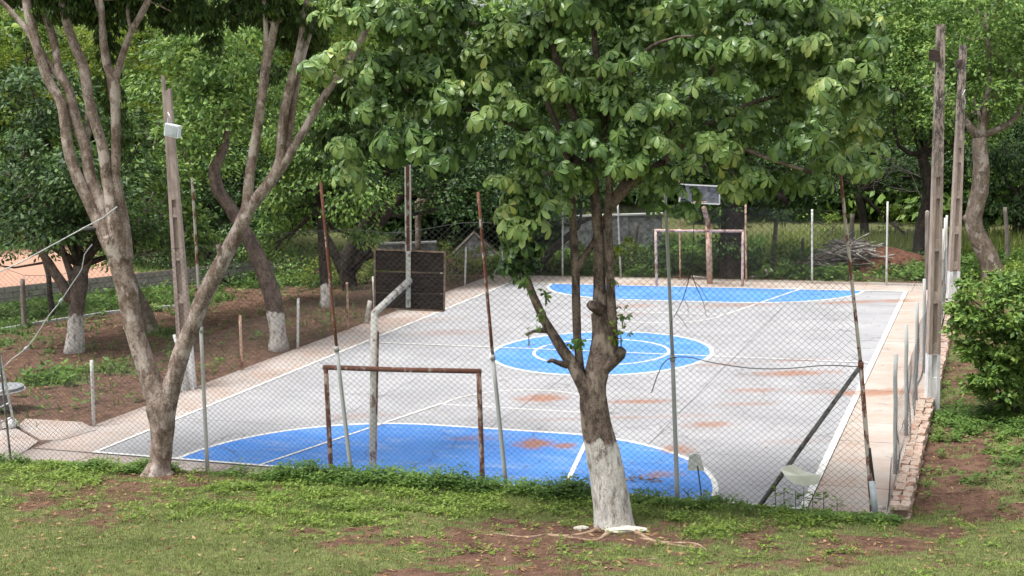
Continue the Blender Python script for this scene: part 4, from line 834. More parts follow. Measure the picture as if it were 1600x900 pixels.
# bushes
def bush(label, lobes, leafm, base, dens=2.2, rc=0.28, nl=34, L=0.11, W=0.06, group=None, stems=5, name='bush'):
    t = thing(name, label, 'bush', base, group); LB = [lobe_px(l, base) for l in lobes]
    mb = MB()
    for i in range(stems):
        c, r = LB[i % len(LB)]; e = c+rdir(1)[0]*r*0.5; s = np.asarray(base)+A(rng.normal(0, .1), rng.normal(0, .1), -0.1); mb.tube([s, (s+e)/2+rng.normal(0, .08, 3), e], [0.035, 0.025, 0.01], 6, step=.3)
    mb.build('stem', M['bark_dark'], t, True); leaf_obj('foliage', crown_leaves(LB, dens, rc, nl, L, W, low=-1.1, upw=0.6, droop=0.3), leafm, t, kind='stuff'); return t
bush('large dark glossy bush overhanging the right edge beside the concrete pole', [(1560, 500, 62, 60, 0), (1595, 560, 56, 66, 0), (1556, 590, 38, 44, -.3), (1520, 480, 34, 32, 0), (1530, 540, 30, 40, 0), (1610, 480, 60, 60, .3), (1640, 560, 60, 70, .5), (1590, 540, 50, 60, .3), (1500, 500, 12, 24, 0), (1512, 452, 14, 16, 0), (1575, 436, 20, 14, 0), (1528, 612, 16, 20, 0), (1560, 636, 20, 14, 0)], M['leaf_mid'], G(1590, 652), dens=5.5, rc=0.2, nl=62, L=0.14, W=0.075, stems=8)
bush('bright green bush at the foot of the crooked pale tree trunk', [(1560, 450, 40, 26, 0), (1600, 440, 40, 34, 0), (1530, 440, 18, 26, 0), (1510, 455, 20, 14, 0), (1640, 450, 40, 40, 0)], M['leaf_lime'], G(1575, 500), dens=3, rc=0.25, nl=34)
k = 0
LBL = []
LBL += ['leafy bush at the far left corner of the court', 'yellow-tipped bush behind the far fence left of the central trunk', 'low dark bush just right of the central trunk behind the far fence', 'large-leaved bush behind the third far fence post', 'dark climbing bush at the left post of the far goal', 'broad dark bush behind the left half of the far goal', 'twiggy dark bush between the far hoop post and the black trunk', 'low shaded bush right of the far goal', 'shaded green bush left of the brush pile', 'bush behind the left fence beside the wooden backboard', 'bush to the right of the wooden backboard behind the fence', 'pale green bush beside the grey gable behind the fence', 'yellow-green shrub between the straight dark trunk and the splayed black limbs', 'yellow-green shrub left of the wooden backboard behind the splayed limbs', 'green shrub peeking between the curved leaning trunk and the straight dark trunk', 'dark green shrub under the dark round-crowned tree beyond the left pole', 'tall pale green shrub just right of the wooden backboard', 'shaded shrub at the corner where the left and far fences meet']
for (x_, y_, rx, ry, mt) in [(850, 415, 34, 18, 'leaf_mid'), (885, 400, 30, 26, 'leaf_yel'), (945, 412, 40, 20, 'leaf_dark'), (975, 395, 24, 28, 'leaf_yel'), (1020, 400, 26, 34, 'leaf_dark'), (1065, 408, 40, 26, 'leaf_dark'), (1110, 405, 30, 26, 'leaf_mid'), (1180, 405, 26, 26, 'leaf_dark'), (1235, 400, 40, 24, 'leaf_mid'), (605, 432, 34, 28, 'leaf_mid'), (715, 420, 34, 28, 'leaf_yel'), (750, 408, 34, 24, 'leaf_yel'), (510, 425, 36, 24, 'leaf_yel'), (575, 418, 34, 24, 'leaf_yel'), (455, 428, 34, 22, 'leaf_mid'), (350, 425, 34, 18, 'leaf_dark'), (705, 400, 24, 26, 'leaf_yel'), (800, 410, 26, 24, 'leaf_mid')]:
    b = G(x_, y_+ry*0.9); b = G(x_, 431 if x_ > 830 else (452 if x_ < 650 else 432)); b = b+HF*rng.uniform(.6, 1.6)
    bush(LBL[k], [(x_, y_, rx, ry, 0), (x_-rx*.6, y_+ry*.4, rx*.6, ry*.6, -.2), (x_+rx*.6, y_+ry*.3, rx*.6, ry*.7, .2)], M[mt], b, dens=2.4, rc=0.28, nl=26, L=0.15, W=0.07, group='bushes behind the court'); k += 1

# ------------------------------------------------------------------ foreground tree with forked grey trunk
ta = thing('forked_tree', 'tall grey-barked tree with many forked limbs at the left front by the fence', 'tree', TA)
mb = MB()
def addp(pts, sides=16, bump=0.10, seed=0, step=0.06, freq=2.2):
    p, r = px_path(pts, TA); mb.tube(p, r*{1: .64, 2: .70, 3: .73}.get(seed, .77), sides, bump=bump, step=step, seed=seed, freq=freq)
addp([(245, 756, 92), (246, 742, 66), (250, 722, 52), (253, 690, 50), (254, 660, 60), (252, 635, 70), (243, 612, 60), (232, 585, 48)], 20, 0.14, 1)
addp([(250, 640, 50), (240, 605, 48), (228, 570, 44), (214, 530, 42), (204, 490, 44), (199, 455, 46), (190, 420, 46), (184, 392, 50), (176, 365, 50)], 18, 0.12, 2)
addp([(256, 650, 46), (262, 625, 42), (273, 585, 38), (286, 545, 37), (300, 510, 36), (318, 465, 35), (338, 425, 34), (356, 392, 33), (372, 362, 32), (384, 335, 30)], 16, 0.10, 3)
# the stems of the left limb
addp([(180, 400, 32, -.05), (165, 372, 28, -.05), (150, 340, 25), (137, 310, 24), (121, 277, 23), (107, 232, 22), (97, 165, 21), (76, 125, 20), (57, 70, 20), (42, 5, 19), (36, -60, 17), (20, -130, 14)], 12, 0.1, 4)
addp([(187, 395, 34), (172, 350, 30, .06), (155, 310, 26, .1), (141, 277, 24, .1), (134, 232, 23, .1), (119, 188, 20, .1), (107, 140, 19, .1), (92, 110, 17, .1), (84, 62, 16, .15), (64, 0, 14, .2), (60, -70, 12, .3)], 12, 0.1, 5)
addp([(107, 140, 15, .1), (88, 116, 13, .1), (72, 92, 11, .1), (60, 75, 9, 0)], 10, 0.08, 5)
addp([(192, 400, 36), (180, 350, 32, -.08), (172, 300, 25, -.06), (167, 277, 23, -.05), (161, 233, 22, -.05), (148, 190, 20, -.05), (138, 150, 22, -.05), (131, 106, 21, -.05), (113, 62, 20), (101, 22, 17), (90, -40, 14), (85, -100, 11)], 12, 0.1, 6)
addp([(196, 405, 34), (192, 350, 28, .02), (186, 310, 22), (181, 277, 19), (181, 218, 18), (180, 160, 20), (178, 125, 22), (166, 97, 17), (160, 50, 14), (158, 0, 12), (150, -60, 9)], 12, 0.08, 7)
addp([(179, 128, 17), (192, 85, 14), (205, 50, 13), (222, 20, 14), (236, -10, 13), (260, -70, 10)], 10, 0.08, 8)
addp([(57, 70, 14), (40, 45, 12), (15, 15, 10), (-15, -15, 8)], 8, 0.08, 9)
addp([(134, 232, 14, .1), (138, 200, 10, .3), (132, 130, 9, .5), (120, 90, 8, .6)], 8, 0.08, 9)
addp([(205, 50, 8), (200, 15, 8, .2), (207, -40, 7, .3)], 8, 0.08, 9)
# the stems of the right limb
addp([(366, 372, 28), (384, 330, 24), (388, 295, 22), (392, 260, 21), (400, 215, 20), (408, 160, 19), (415, 105, 19), (425, 60, 17), (434, 15, 14), (440, -50, 11)], 12, 0.09, 10)
addp([(415, 105, 12), (416, 60, 11), (414, 20, 10), (410, -40, 8)], 10, 0.08, 10)
addp([(376, 352, 30), (392, 322, 27), (412, 297, 25), (430, 272, 24), (438, 245, 20), (440, 210, 19), (446, 165, 19), (457, 120, 18), (466, 85, 14), (475, 30, 12), (485, -40, 9)], 12, 0.09, 11)
addp([(436, 258, 18, .05), (448, 225, 16, .1), (455, 185, 15, .12), (462, 140, 15, .15), (470, 100, 13, .15), (490, 30, 9, .3)], 10, 0.09, 12)
addp([(425, 280, 22), (444, 255, 19), (462, 225, 17), (480, 195, 16), (500, 160, 15), (520, 130, 15), (545, 95, 16), (565, 60, 13), (590, 10, 10), (620, -50, 8)], 12, 0.09, 13)
addp([(392, 322, 16), (384, 312, 14), (378, 300, 12), (371, 286, 9)], 8, 0.09, 13) if False else None
addp([(346, 405, 18), (343, 392, 12, -.1), (341, 383, 9, -.16)], 8, 0.1, 14)
addp([(300, 500, 14, -.1), (292, 520, 10, -.18)], 8, 0.1, 14) if False else None
mb.build('trunk', M['bark_grey'], ta, True)
for pts in ([(235, 740, 26), (225, 747, 18, -.1), (215, 753, 9, -.2)], [(262, 742, 22), (272, 750, 14, -.1), (280, 756, 6, -.2)], [(248, 748, 22, -.1), (246, 760, 12, -.3), (240, 768, 6, -.4)]):
    p, r = px_path(pts, TA); q = MB(); q.tube(p, r, 9, bump=.15, step=.05); q.build('root', M['bark_grey'], ta, True)
q = MB(); c0 = V(143, 357, TA, -.0); q.tube([c0-A(0, 0, .03), c0+A(0, 0, .03)], 0.17, 16); q.build('strap', M['cable'], ta, True, label='dark strap around one stem')

# drooping narrow leaflets of this tree (top left)
def droop_sprays(lobes, n, L=0.13, W=0.045, per=9):
    P = []; AX = []; NM = []
    vol = np.array([np.prod(r) for c, r in lobes]); vol = vol/vol.sum()
    for (c, r), f_ in zip(lobes, vol):
        m = int(n*f_)+4; ctr = c+rdir(m)*r*(rng.random((m, 1))**0.4); a = rng.uniform(0, 2*np.pi, m)
        for j in range(per):
            ang = a+(j-(per-1)/2)*0.42+rng.normal(0, .1, m); d = np.stack([np.cos(ang), np.sin(ang), np.full(m, -0.9)+rng.normal(0, .2, m)], -1); P.append(ctr+rng.normal(0, .02, (m, 3))); AX.append(d); NM.append(nrmz(np.stack([np.cos(ang), np.sin(ang), np.full(m, 1.0)], -1)))
    P = np.vstack(P); AX = np.vstack(AX); NM = np.vstack(NM); k_ = len(P); return leaf_geo(P, AX, NM, L*rng.uniform(.7, 1.25, k_), W*rng.uniform(.7, 1.2, k_), False, 0.8)
LA = [lobe_px(l, TA) for l in [(120, -30, 90, 45, .6), (205, 5, 50, 35, .5), (150, 20, 26, 30, .3), (170, 60, 22, 40, 1.0), (172, 150, 16, 60, 1.2), (190, 190, 14, 60, 1.5), (290, 0, 40, 28, 1), (262, 20, 24, 34, 1), (350, 20, 34, 26, .8), (430, 12, 60, 26, .3), (470, 30, 40, 26, .2), (300, 25, 40, 22, .4), (100, 12, 60, 22, .3), (395, 5, 40, 34, .8), (440, 40, 36, 30, .8), (420, 110, 26, 16, 1.6), (480, 50, 40, 46, 1.2), (530, 140, 34, 34, 1.5), (20, -20, 60, 24, 1), (560, 210, 50, 34, 1.4), (330, 60, 22, 20, 1.2), (505, 215, 26, 22, 1.8), (-60, -60, 120, 70, 1), (150, -140, 150, 50, 0), (400, -140, 150, 50, 0)]]
leaf_obj('crown', droop_sprays(LA, 9500, 0.16, 0.055, 8), M['leaf_spray'], ta, kind='stuff')
for c, r in LA[:12]:
    qm = MB()
    s = V(430, 40, TA) if c@RT > V(300, 100, TA)@RT else V(150, 0, TA); qm.tube([s, (s+c)/2+A(0, 0, .15), c-A(0, 0, r[2]*.5)], [0.035, .022, .008], 6, step=.3); qm.build('twig', M['bark_grey'], ta, True)

# ------------------------------------------------------------------ central tree with whitewashed foot and large palmate leaves
TB = GP(962, 822)
tb_ = thing('broadleaf_tree', 'central tree with a whitewashed foot and a spreading crown of large glossy leaves', 'tree', TB)
mb = MB()
def addb(pts, sides=14, bump=0.1, seed=0, step=0.05):
    p, r = px_path(pts, TB); mb.tube(p, r*0.84, sides, bump=bump, step=step, seed=seed, freq=2.5)
addb([(963, 836, 84), (960, 822, 76), (957, 800, 70), (953, 770, 67), (948, 735, 64), (940, 700, 62), (933, 670, 58), (929, 645, 53), (927, 620, 49), (930, 595, 46), (936, 570, 45), (941, 545, 46), (941, 515, 38), (939, 490, 36)], 22, 0.09, 1)
addb([(941, 520, 36), (939, 480, 31, .02), (937, 450, 24, .02), (936, 410, 22, .02), (935, 370, 21, .02), (932, 330, 20), (928, 290, 19), (920, 240, 18), (900, 190, 16), (880, 130, 14), (862, 60, 13), (858, -20, 12)], 14, 0.1, 2)
addb([(951, 570, 28, -.05), (955, 545, 27, -.08), (956, 510, 20, -.1), (955, 470, 17, -.12), (953, 420, 16, -.12), (951, 370, 16, -.1), (950, 320, 15, -.1), (952, 280, 15, -.1), (945, 220, 14, -.1), (940, 150, 13, 0), (930, 70, 12, .1), (926, -10, 11, .2)], 12, 0.1, 3)
addb([(944, 575, 32, -.05), (958, 562, 28, -.08), (968, 552, 24, -.1), (974, 545, 14, -.12)], 12, 0.25, 4)
addb([(939, 487, 20, -.1), (926, 478, 20, -.14), (920, 474, 14, -.16)], 10, 0.25, 5)
addb([(928, 655, 30, -.05), (917, 615, 29, -.05), (906, 590, 26, -.05), (893, 567, 23), (878, 545, 20), (864, 522, 18), (850, 500, 16), (841, 480, 16), (832, 460, 15), (824, 437, 14), (815, 410, 10), (812, 380, 7)], 12, 0.12, 6)
addb([(886, 570, 14, -.05), (872, 567, 10, -.12), (862, 563, 9, -.15), (855, 566, 5, -.15)], 8, 0.2, 7)
addb([(853, 515, 13), (842, 517, 8, -.05), (832, 518, 6, -.1), (822, 524, 5, -.12)], 8, 0.2, 7)
addb([(917, 612, 18, .12), (908, 580, 16, .15), (903, 540, 16, .15), (901, 500, 16, .15), (900, 450, 15, .15), (899, 420, 16, .12), (897, 380, 14, .12), (895, 330, 13, .12), (893, 280, 12, .12), (880, 220, 11, .1), (850, 150, 10, .1)], 10, 0.08, 8)
addb([(901, 424, 14, .12), (910, 405, 12, .1), (922, 388, 12, .08), (937, 360, 12, .02), (955, 325, 14, -.05), (975, 300, 17, -.1), (1000, 278, 18, -.1), (1040, 250, 15, .1), (1100, 200, 12, .3), (1180, 160, 8, .3), (1260, 142, 3, .3)], 10, 0.08, 9)
addb([(950, 330, 18, -.05), (975, 290, 18, -.08), (1020, 240, 13, .2), (1060, 180, 11, .3), (1120, 100, 8, .3)], 10, 0.08, 9)
addb([(925, 270, 18), (870, 230, 13, .3), (790, 190, 9, .4), (700, 160, 7, .4), (600, 130, 5, .3), (520, 112, 3, 0)], 10, 0.08, 9)
addb([(860, 60, 12), (760, 40, 8, .3), (660, 40, 6, .3), (580, 60, 4, 0)], 8, 0.08, 9)
addb([(945, 200, 11), (1000, 90, 8, -.4), (1050, 60, 5, -1.0), (1085, 56, 4, -1.2)], 8, 0.08, 9)
addb([(1100, 200, 10), (1180, 240, 8, -.4), (1270, 270, 6, -.5)], 8, 0.08, 9)
addb([(935, 300, 10), (860, 270, 8, .2), (818, 320, 7, .1), (812, 390, 6, 0)], 8, 0.08, 9)
mb.build('trunk', M['bark_b'], tb_, True)
for pts in ([(985, 822, 24), (1000, 832, 15, -.2), (1020, 842, 10, -.4), (1060, 850, 8, -.6), (1100, 853, 6, -.7)], [(935, 824, 24), (915, 830, 12, -.15), (880, 834, 9, -.2), (850, 832, 6, -.2)], [(950, 830, 22), (930, 840, 11, -.3), (890, 836, 8, -.4)], [(900, 838, 7, 0), (860, 832, 8, 0), (820, 836, 7, 0), (770, 830, 4, 0)], [(1000, 838, 7, 0), (1040, 845, 9, 0), (1085, 847, 8, 0), (1105, 856, 5, 0)]):
    P = []; R = []
    for p in pts:
        g_ = GP(p[0], p[1]+4); g_[2] = float(H(g_[0], g_[1]))+0.004; P.append(g_); R.append(p[2]/2*dep(g_)/F*.45)
    q = MB(); q.tube(P, R, 8, bump=.2, step=.06); q.build('root', M['root'], tb_, True)

# palmate compound leaves (one leaf = fan of leaflets), shared meshes
def palmate_geo(nlf, size, seed):
    r = np.random.default_rng(seed); ang = np.linspace(-2.3, 2.3, nlf)+r.normal(0, .12, nlf); tilt = r.uniform(-0.75, -0.2, nlf)
    ax = np.stack([np.cos(ang), np.sin(ang), tilt], -1); L = size*(1-0.28*np.abs(ang)/2.3)*r.uniform(.85, 1.15, nlf)
    nm = nrmz(np.stack([np.cos(ang)*.3, np.sin(ang)*.3, np.ones(nlf)], -1)+r.normal(0, .3, (nlf, 3))); return leaf_geo(np.zeros((nlf, 3))+nrmz(ax)*0.015, ax, nm, L, L*0.50, True, 0.45)
LOBB = [(930, 250, 56, 34, -.6), (1010, 262, 56, 34, -.6), (880, 285, 44, 20, -.5), (600, 60, 70, 60, -.3), (600, 180, 60, 50, -.2), (540, 30, 60, 40, -.2), (560, 270, 40, 22, -.2), (690, 250, 50, 30, -.3), (560, 40, 70, 45, -.3), (500, 108, 52, 16, -.5), (580, 120, 50, 30, -.3), (640, 150, 80, 70, 0), (625, 235, 60, 36, -.2), (545, 225, 34, 20, -.3), (720, 60, 90, 70, 0), (735, 190, 90, 70, -.3), (830, 110, 100, 90, 0), (812, 350, 28, 66, -.2), (808, 400, 22, 30, -.2), (850, 320, 40, 26, -.1), (1010, 290, 40, 24, -.1), (1150, 290, 60, 40, 0), (690, 120, 90, 80, .5), (880, 170, 100, 70, .3), (800, 270, 40, 36, -.3), (870, 240, 70, 46, -.3), (960, 200, 80, 70, -.5), (1000, 110, 90, 70, -.5), (1060, 200, 90, 72, -.5), (1046, 316, 42, 32, -.4), (1100, 238, 60, 36, -.3), (810, 380, 26, 50, -.3), (812, 330, 30, 40, 0),
        (1140, 110, 100, 80, -.4), (1190, 230, 80, 76, -.4), (1210, 295, 70, 36, -.2), (1280, 170, 90, 80, -.3), (1340, 120, 66, 60, -.2), (1376, 160, 40, 22, -.2), (1362, 95, 40, 30, -.1), (1350, 215, 38, 24, -.1), (1240, 90, 80, 50, -.3), (1310, 250, 60, 34, 0), (1290, 60, 80, 60, 0), (1190, 20, 100, 50, 0), (1060, 20, 110, 40, .3), (900, 20, 100, 50, .3), (960, 262, 50, 26, 0), (1120, -60, 200, 70, 0), (800, -70, 200, 80, 0), (600, -60, 120, 60, 0), (960, 60, 200, 90, 1.6), (1150, 160, 160, 110, 1.7), (760, 140, 150, 100, 1.5)]
def palm_spots(lobes, per_m2, base):
    P = []; N = []
    for l in lobes:
        c, r = lobe_px(l, base); area = 4*np.pi*((r[0]*r[1])**1.6/3+(r[0]*r[2])**1.6/3+(r[1]*r[2])**1.6/3)**(1/1.6); m = int(area*per_m2)
        ntw = max(3, m//7); d = rdir(ntw); d[:, 2] = np.where(d[:, 2] < -0.5, -d[:, 2], d[:, 2]); ctr = c+d*r*rng.uniform(.6, 1.05, (ntw, 1))
        idx = rng.integers(0, ntw, m); q = rdir(m); q[:, 2] = np.abs(q[:, 2])*0.9-0.25; p = ctr[idx]+q*0.24; n_ = nrmz(q*0.8+d[idx]*0.45+A(0, 0, .55)+rng.normal(0, .2, (m, 3))); P.append(p); N.append(n_)
    return np.vstack(P), np.vstack(N)
PP, PN = palm_spots(LOBB, 21.0, TB)
sz = rng.uniform(0.12, 0.235, len(PP)); nfan = 10
FAN = [palmate_geo(5+k % 3, 1.0, 40+k) for k in range(nfan)]
fan_mesh = []
for g in FAN:
    me = raw_mesh('leaf', g[0], g[1], g[2], True); me.materials.append(M['leaf_big']); fan_mesh.append(me)
view = nrmz(CAM-PP); vis = dep(PP)-0.5*(PN*view).sum(1)-sz*3; X_, Y_ = proj(PP); onscr = (X_ > 430) & (X_ < 1430) & (Y_ > 5) & (Y_ < 440)
sc_ = np.where(onscr, vis, 1e9)
# the 300 that show largest: nearest one in each cell of a coarse screen grid first
cell = (X_//44).astype(int)*1000+(Y_//26).astype(int); order = np.argsort(sc_); seen = set(); pick = []
for i in order:
    if sc_[i] > 1e8: break
    if cell[i] not in seen: seen.add(cell[i]); pick.append(i)
    if len(pick) >= 298: break
for i in order:
    if len(pick) >= 298: break
    if i not in pick: pick.append(i)
pick = set(int(i) for i in pick)
def orient(nv):
    nv = nv/np.linalg.norm(nv); a = rng.uniform(0, 2*np.pi); h = A(nv[0], nv[1], 0)
    x = (h/np.linalg.norm(h) if np.linalg.norm(h) > .15 else A(math.cos(a), math.sin(a), 0)); x = x+0.5*A(math.cos(a), math.sin(a), 0)-A(0, 0, .25); x = x-nv*(x@nv); x /= np.linalg.norm(x); return x, np.cross(nv, x), nv
ob0 = org(tb_); acc_v = []; acc_f = []; acc_c = []; nn_ = 0
for i in range(len(PP)):
    x, y_, z_ = orient(PN[i]); R3 = np.array([x, y_, z_]).T; g = i % nfan
    if i in pick:
        o = bpy.data.objects.new('leaf', fan_mesh[g]); Mx = Matrix(((R3[0][0], R3[0][1], R3[0][2], 0), (R3[1][0], R3[1][1], R3[1][2], 0), (R3[2][0], R3[2][1], R3[2][2], 0), (0, 0, 0, 1)))
        o.matrix_basis = Matrix.Translation(Vector(PP[i]-ob0)) @ Mx @ Matrix.Scale(sz[i], 4); finish(o, tb_)
    else:
        v, f, c_ = FAN[g]; acc_v.append(v@R3.T*sz[i]+PP[i]); acc_f.append(np.asarray(f)+nn_); acc_c.append(c_); nn_ += len(v)
leaf_obj('crown', (np.vstack(acc_v), np.concatenate(acc_f), np.concatenate(acc_c)), M['leaf_big'], tb_, True, kind='stuff')
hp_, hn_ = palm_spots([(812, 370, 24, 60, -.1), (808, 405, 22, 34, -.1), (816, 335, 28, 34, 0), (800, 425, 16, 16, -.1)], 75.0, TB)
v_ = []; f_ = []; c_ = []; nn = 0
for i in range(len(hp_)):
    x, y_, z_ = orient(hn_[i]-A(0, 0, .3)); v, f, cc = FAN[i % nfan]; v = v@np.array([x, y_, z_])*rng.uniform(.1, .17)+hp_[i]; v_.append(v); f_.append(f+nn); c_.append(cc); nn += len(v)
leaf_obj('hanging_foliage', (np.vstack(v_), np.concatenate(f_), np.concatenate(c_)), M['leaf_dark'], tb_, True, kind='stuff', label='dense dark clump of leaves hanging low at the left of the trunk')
# sprouts on the trunk
def sprout(px, py, n, rad, mat, base, size=.13, off=-.15):
    c = V(px, py, base, off); v_ = []; f_ = []; c_ = []; nn = 0
    for i in range(n):
        nv = nrmz(rng.normal(0, .6, 3)+A(0, 0, .8)); x, y_, z_ = orient(nv); R3 = np.array([x, y_, z_]).T; v, f, cc = FAN[i % nfan]; v = v@R3.T*size*rng.uniform(.7, 1.2)+c+rng.normal(0, rad, 3); v_.append(v); f_.append(f+nn); c_.append(cc); nn += len(v)
    leaf_obj('sprout', (np.vstack(v_), np.concatenate(f_), np.concatenate(c_)), mat, tb_, True, kind='stuff')
    q = MB(); q.tube([c-A(0, 0, .2), c], [.012, .006], 5); q.build('sprout_stem', M['bark_b'], tb_)
sprout(852, 458, 3, .03, M['leaf_mid'], TB, .14); sprout(848, 495, 5, .07, M['leaf_big'], TB, .10); sprout(901, 535, 7, .06, M['leaf_mid'], TB, .15); sprout(960, 438, 3, .03, M['leaf_mid'], TB, .11)
sprout(972, 490, 9, .08, M['leaf_big'], TB, .09, .1); sprout(970, 520, 12, .09, M['leaf_yel'], TB, .09, -.2); sprout(826, 520, 4, .06, M['leaf_yel'], TB, .05); sprout(960, 395, 10, .14, M['leaf_yel'], TB, .13, .2); sprout(818, 430, 6, .1, M['leaf_big'], TB, .14)
# hanging dead twig
db = V(1080, 430, fbase[3][0], -.3); mb = MB()
def tw(pts, r): mb.tube([V(x_, y_, fbase[3][0], -.3+.02*i) for i, (x_, y_) in enumerate(pts)], np.linspace(r, .003, len(pts)), 5, step=.06)
tw([(1082, 300), (1084, 360), (1080, 430)], .01); tw([(1080, 420), (1074, 445), (1066, 470), (1056, 490), (1048, 505)], .009); tw([(1080, 425), (1088, 448), (1098, 470), (1104, 495)], .009); tw([(1085, 440), (1095, 450), (1106, 470)], .006); tw([(1056, 490), (1066, 500), (1074, 512)], .006); tw([(1068, 465), (1075, 480), (1075, 492)], .005); tw([(1080, 428), (1072, 440), (1060, 455)], .005); tw([(1090, 452), (1083, 460)], .004); tw([(1100, 478), (1108, 470)], .004); tw([(1050, 500), (1047, 520), (1045, 530)], .004)
top_mesh(mb, 'dead_branch', M['twig'], 'dark leafless branch hanging down in front of the far blue area', 'branch', db, smooth=True)

# ------------------------------------------------------------------ walls and things beyond
def far_wall(label, a, b, h, mat, cap=True, name='rendered_wall', courses=0, zb=-0.3):
    a = np.asarray(a, float); b = np.asarray(b, float); L = np.linalg.norm(b-a); t = thing(name, label, 'wall', (a+b)/2); rz = math.atan2(b[1]-a[1], b[0]-a[0])
    if courses:
        n = int(L/0.55); cnt = 0
        mb = MB(); mb.box(A(*((a+b)/2)[:2], h/2+zb/2), (L, 0.13, h-zb), rz); mb.build('mortar_core', M['joint'], t)
        bl = raw_mesh('block', *(lambda q: (np.vstack(q.v), q.f, q.c))(MB().box((0, 0, 0), (1, 1, 1), jit=.02))); bl.materials.append(mat)
        for c in range(courses):
            for i in range(n):
                s = (i+0.5+0.5*(c % 2))/n
                if s > 1: continue
                P = a*(1-s)+b*s; o = bpy.data.objects.new('block', bl); o.location = Vector(A(P[0], P[1], zb*0+h*(c+.5)/courses)-org(t)); o.scale = (L/n-0.025, 0.17+rng.uniform(-.01, .01), h/courses-0.02); o.rotation_euler = (0, 0, rz); finish(o, t); cnt += 1
    else:
        mb = MB(); mb.box(A(*((a+b)/2)[:2], (h+zb)/2), (L, 0.2, h-zb), rz); mb.build('wall_face', mat, t)
        for s in np.arange(0.0, 1.01, 2.6/L):
            P = a*(1-s)+b*s; mb = MB(); mb.box(A(P[0], P[1], (h+zb)/2), (0.24, 0.28, h-zb+.02), rz); mb.build('pier', mat, t)
    if cap: mb = MB(); mb.box(A(*((a+b)/2)[:2], h+.05), (L+.1, 0.3, 0.07), rz); mb.build('coping', M['cap'], t)
    return t
far_wall('low grey block wall edging the reddish bank at far left', WALL_A, WALL_B, 0.62, M['block'], False, 'block_wall', 3)
a = G(890, 412); b = G(1030, 412); far_wall('grey rendered wall behind the bushes left of the far goal', V(885, 400, a, 3), V(1035, 400, a, 3), V(950, 338, a, 3)[2], M['render'])
a = G(600, 425); far_wall('grey wall with a pale top behind the wooden backboard', V(598, 410, a, 4), V(682, 410, a, 4), V(640, 381, a, 4)[2], M['render'])
# grey gabled shed beyond
a = V(742, 420, G(740, 425), 5); sh = thing('shed', 'grey gable-ended shed seen through the fence between backboard and central tree', 'shed', a)
h0, h1 = V(742, 400, a)[2], V(742, 347, a)[2]; w2 = 56*dep(a)/F; mb = MB(); hr = A(_cy, -_sy, 0)
fr = [a-hr*w2-A(0, 0, .5), a+hr*w2-A(0, 0, .5), a+hr*w2+A(0, 0, h0), a+A(0, 0, h1), a-hr*w2+A(0, 0, h0)]; dd = HF*4
mb.add([*fr, *[v+dd for v in fr]], [(0, 1, 2, 3, 4), (9, 8, 7, 6, 5), (0, 5, 6, 1), (1, 6, 7, 2), (4, 9, 5, 0)]); mb.build('wall', M['render'], sh)
for sgn in (-1, 1):
    e = a+hr*w2*1.02*sgn+A(0, 0, h0-0.02); tp = a+A(0, 0, h1+.03); q = [e-HF*.03, tp-HF*.03, tp+dd, e+dd]; mb = MB(); mb.add([*q, *[v+A(0, 0, .025) for v in q]], [(0, 1, 2, 3), (7, 6, 5, 4), (0, 4, 5, 1), (1, 5, 6, 2), (2, 6, 7, 3), (3, 7, 4, 0)]); mb.build('roof_slope', M['wood_post'], sh)

# rough posts in the field and by the road
def field_post(px, y0, y1, wd, label, mat='wood_post', base=None, lean=0, grp='rough posts beyond the fences'):
    b = G(px, y0); q = MB(); t = V(px+lean, y1, b); k_ = dep(b)/F; q.tube([b-A(0, 0, .1), (b+t)/2+rng.normal(0, .02, 3), t], [wd/2*k_, wd/2*k_, wd/2*k_*.85], 8, bump=.12, step=.2); top_mesh(q, 'wooden_post', M[mat], label, 'post', b, grp, True)
field_post(38, 512, 436, 8, 'dark wooden post with a few leaves on top, on the grass verge at far left', lean=-3)
field_post(1574, 412, 324, 7, 'grey wooden post at the right edge beside the crooked trunk', lean=-4)
field_post(1329, 402, 334, 8, 'grey wooden post rising behind the brush pile', lean=3)
field_post(1254, 408, 372, 5, 'thin dark post left of the brush pile'); field_post(1419, 385, 358, 5, 'short dark post in the bright field right of the young tree'); field_post(1347, 380, 362, 4, 'tiny far post in the bright field left of the young tree', 'white_steel'); field_post(1297, 378, 358, 4, 'tiny pale far post behind the low sapling', 'white_steel')
field_post(1591, 370, 350, 3, 'tiny far post at the right edge of the field', 'white_steel'); field_post(986, 418, 350, 9, 'dark leaning stump post in front of the grey rendered wall', lean=10)
field_post(1449, 452, 330, 8, 'square pale post just left of the tallest concrete pole', lean=0); field_post(572, 505, 470, 8, 'forked bleached stump beside the rusty leaning post', 'stick', lean=6)

# brush pile
bp0 = G(1345, 424)+HF*.8; bp0[2] = 0; pile = thing('brush_pile', 'heap of bleached cut branches on red earth behind the far right of the court', 'brush pile', bp0)
k_ = dep(bp0)/F
q = MB(); nx, ny = 26, 12; gx = np.linspace(-1, 1, nx); gy = np.linspace(-1, 1, ny); GX, GY = np.meshgrid(gx, gy); Zm = np.clip(1-GX**2-GY**2, 0, 1)**.7*(0.75+.5*fbm(GX*3, GY*3, 2))
hr = A(_cy, -_sy, 0); cm = V(1385, 425, bp0)*A(1, 1, 0); Pm = cm+GX[..., None]*hr*1.9+GY[..., None]*HF*1.1+A(0, 0, 1)*(Zm[..., None]*0.85-.1); ii = np.arange(nx*ny).reshape(ny, nx)
q.add(Pm.reshape(-1, 3), [tuple(r_) for r_ in np.stack([ii[:-1, :-1], ii[:-1, 1:], ii[1:, 1:], ii[1:, :-1]], -1).reshape(-1, 4)]); q.build('earth_mound', M['mound'], pile, True)
stick_me = []
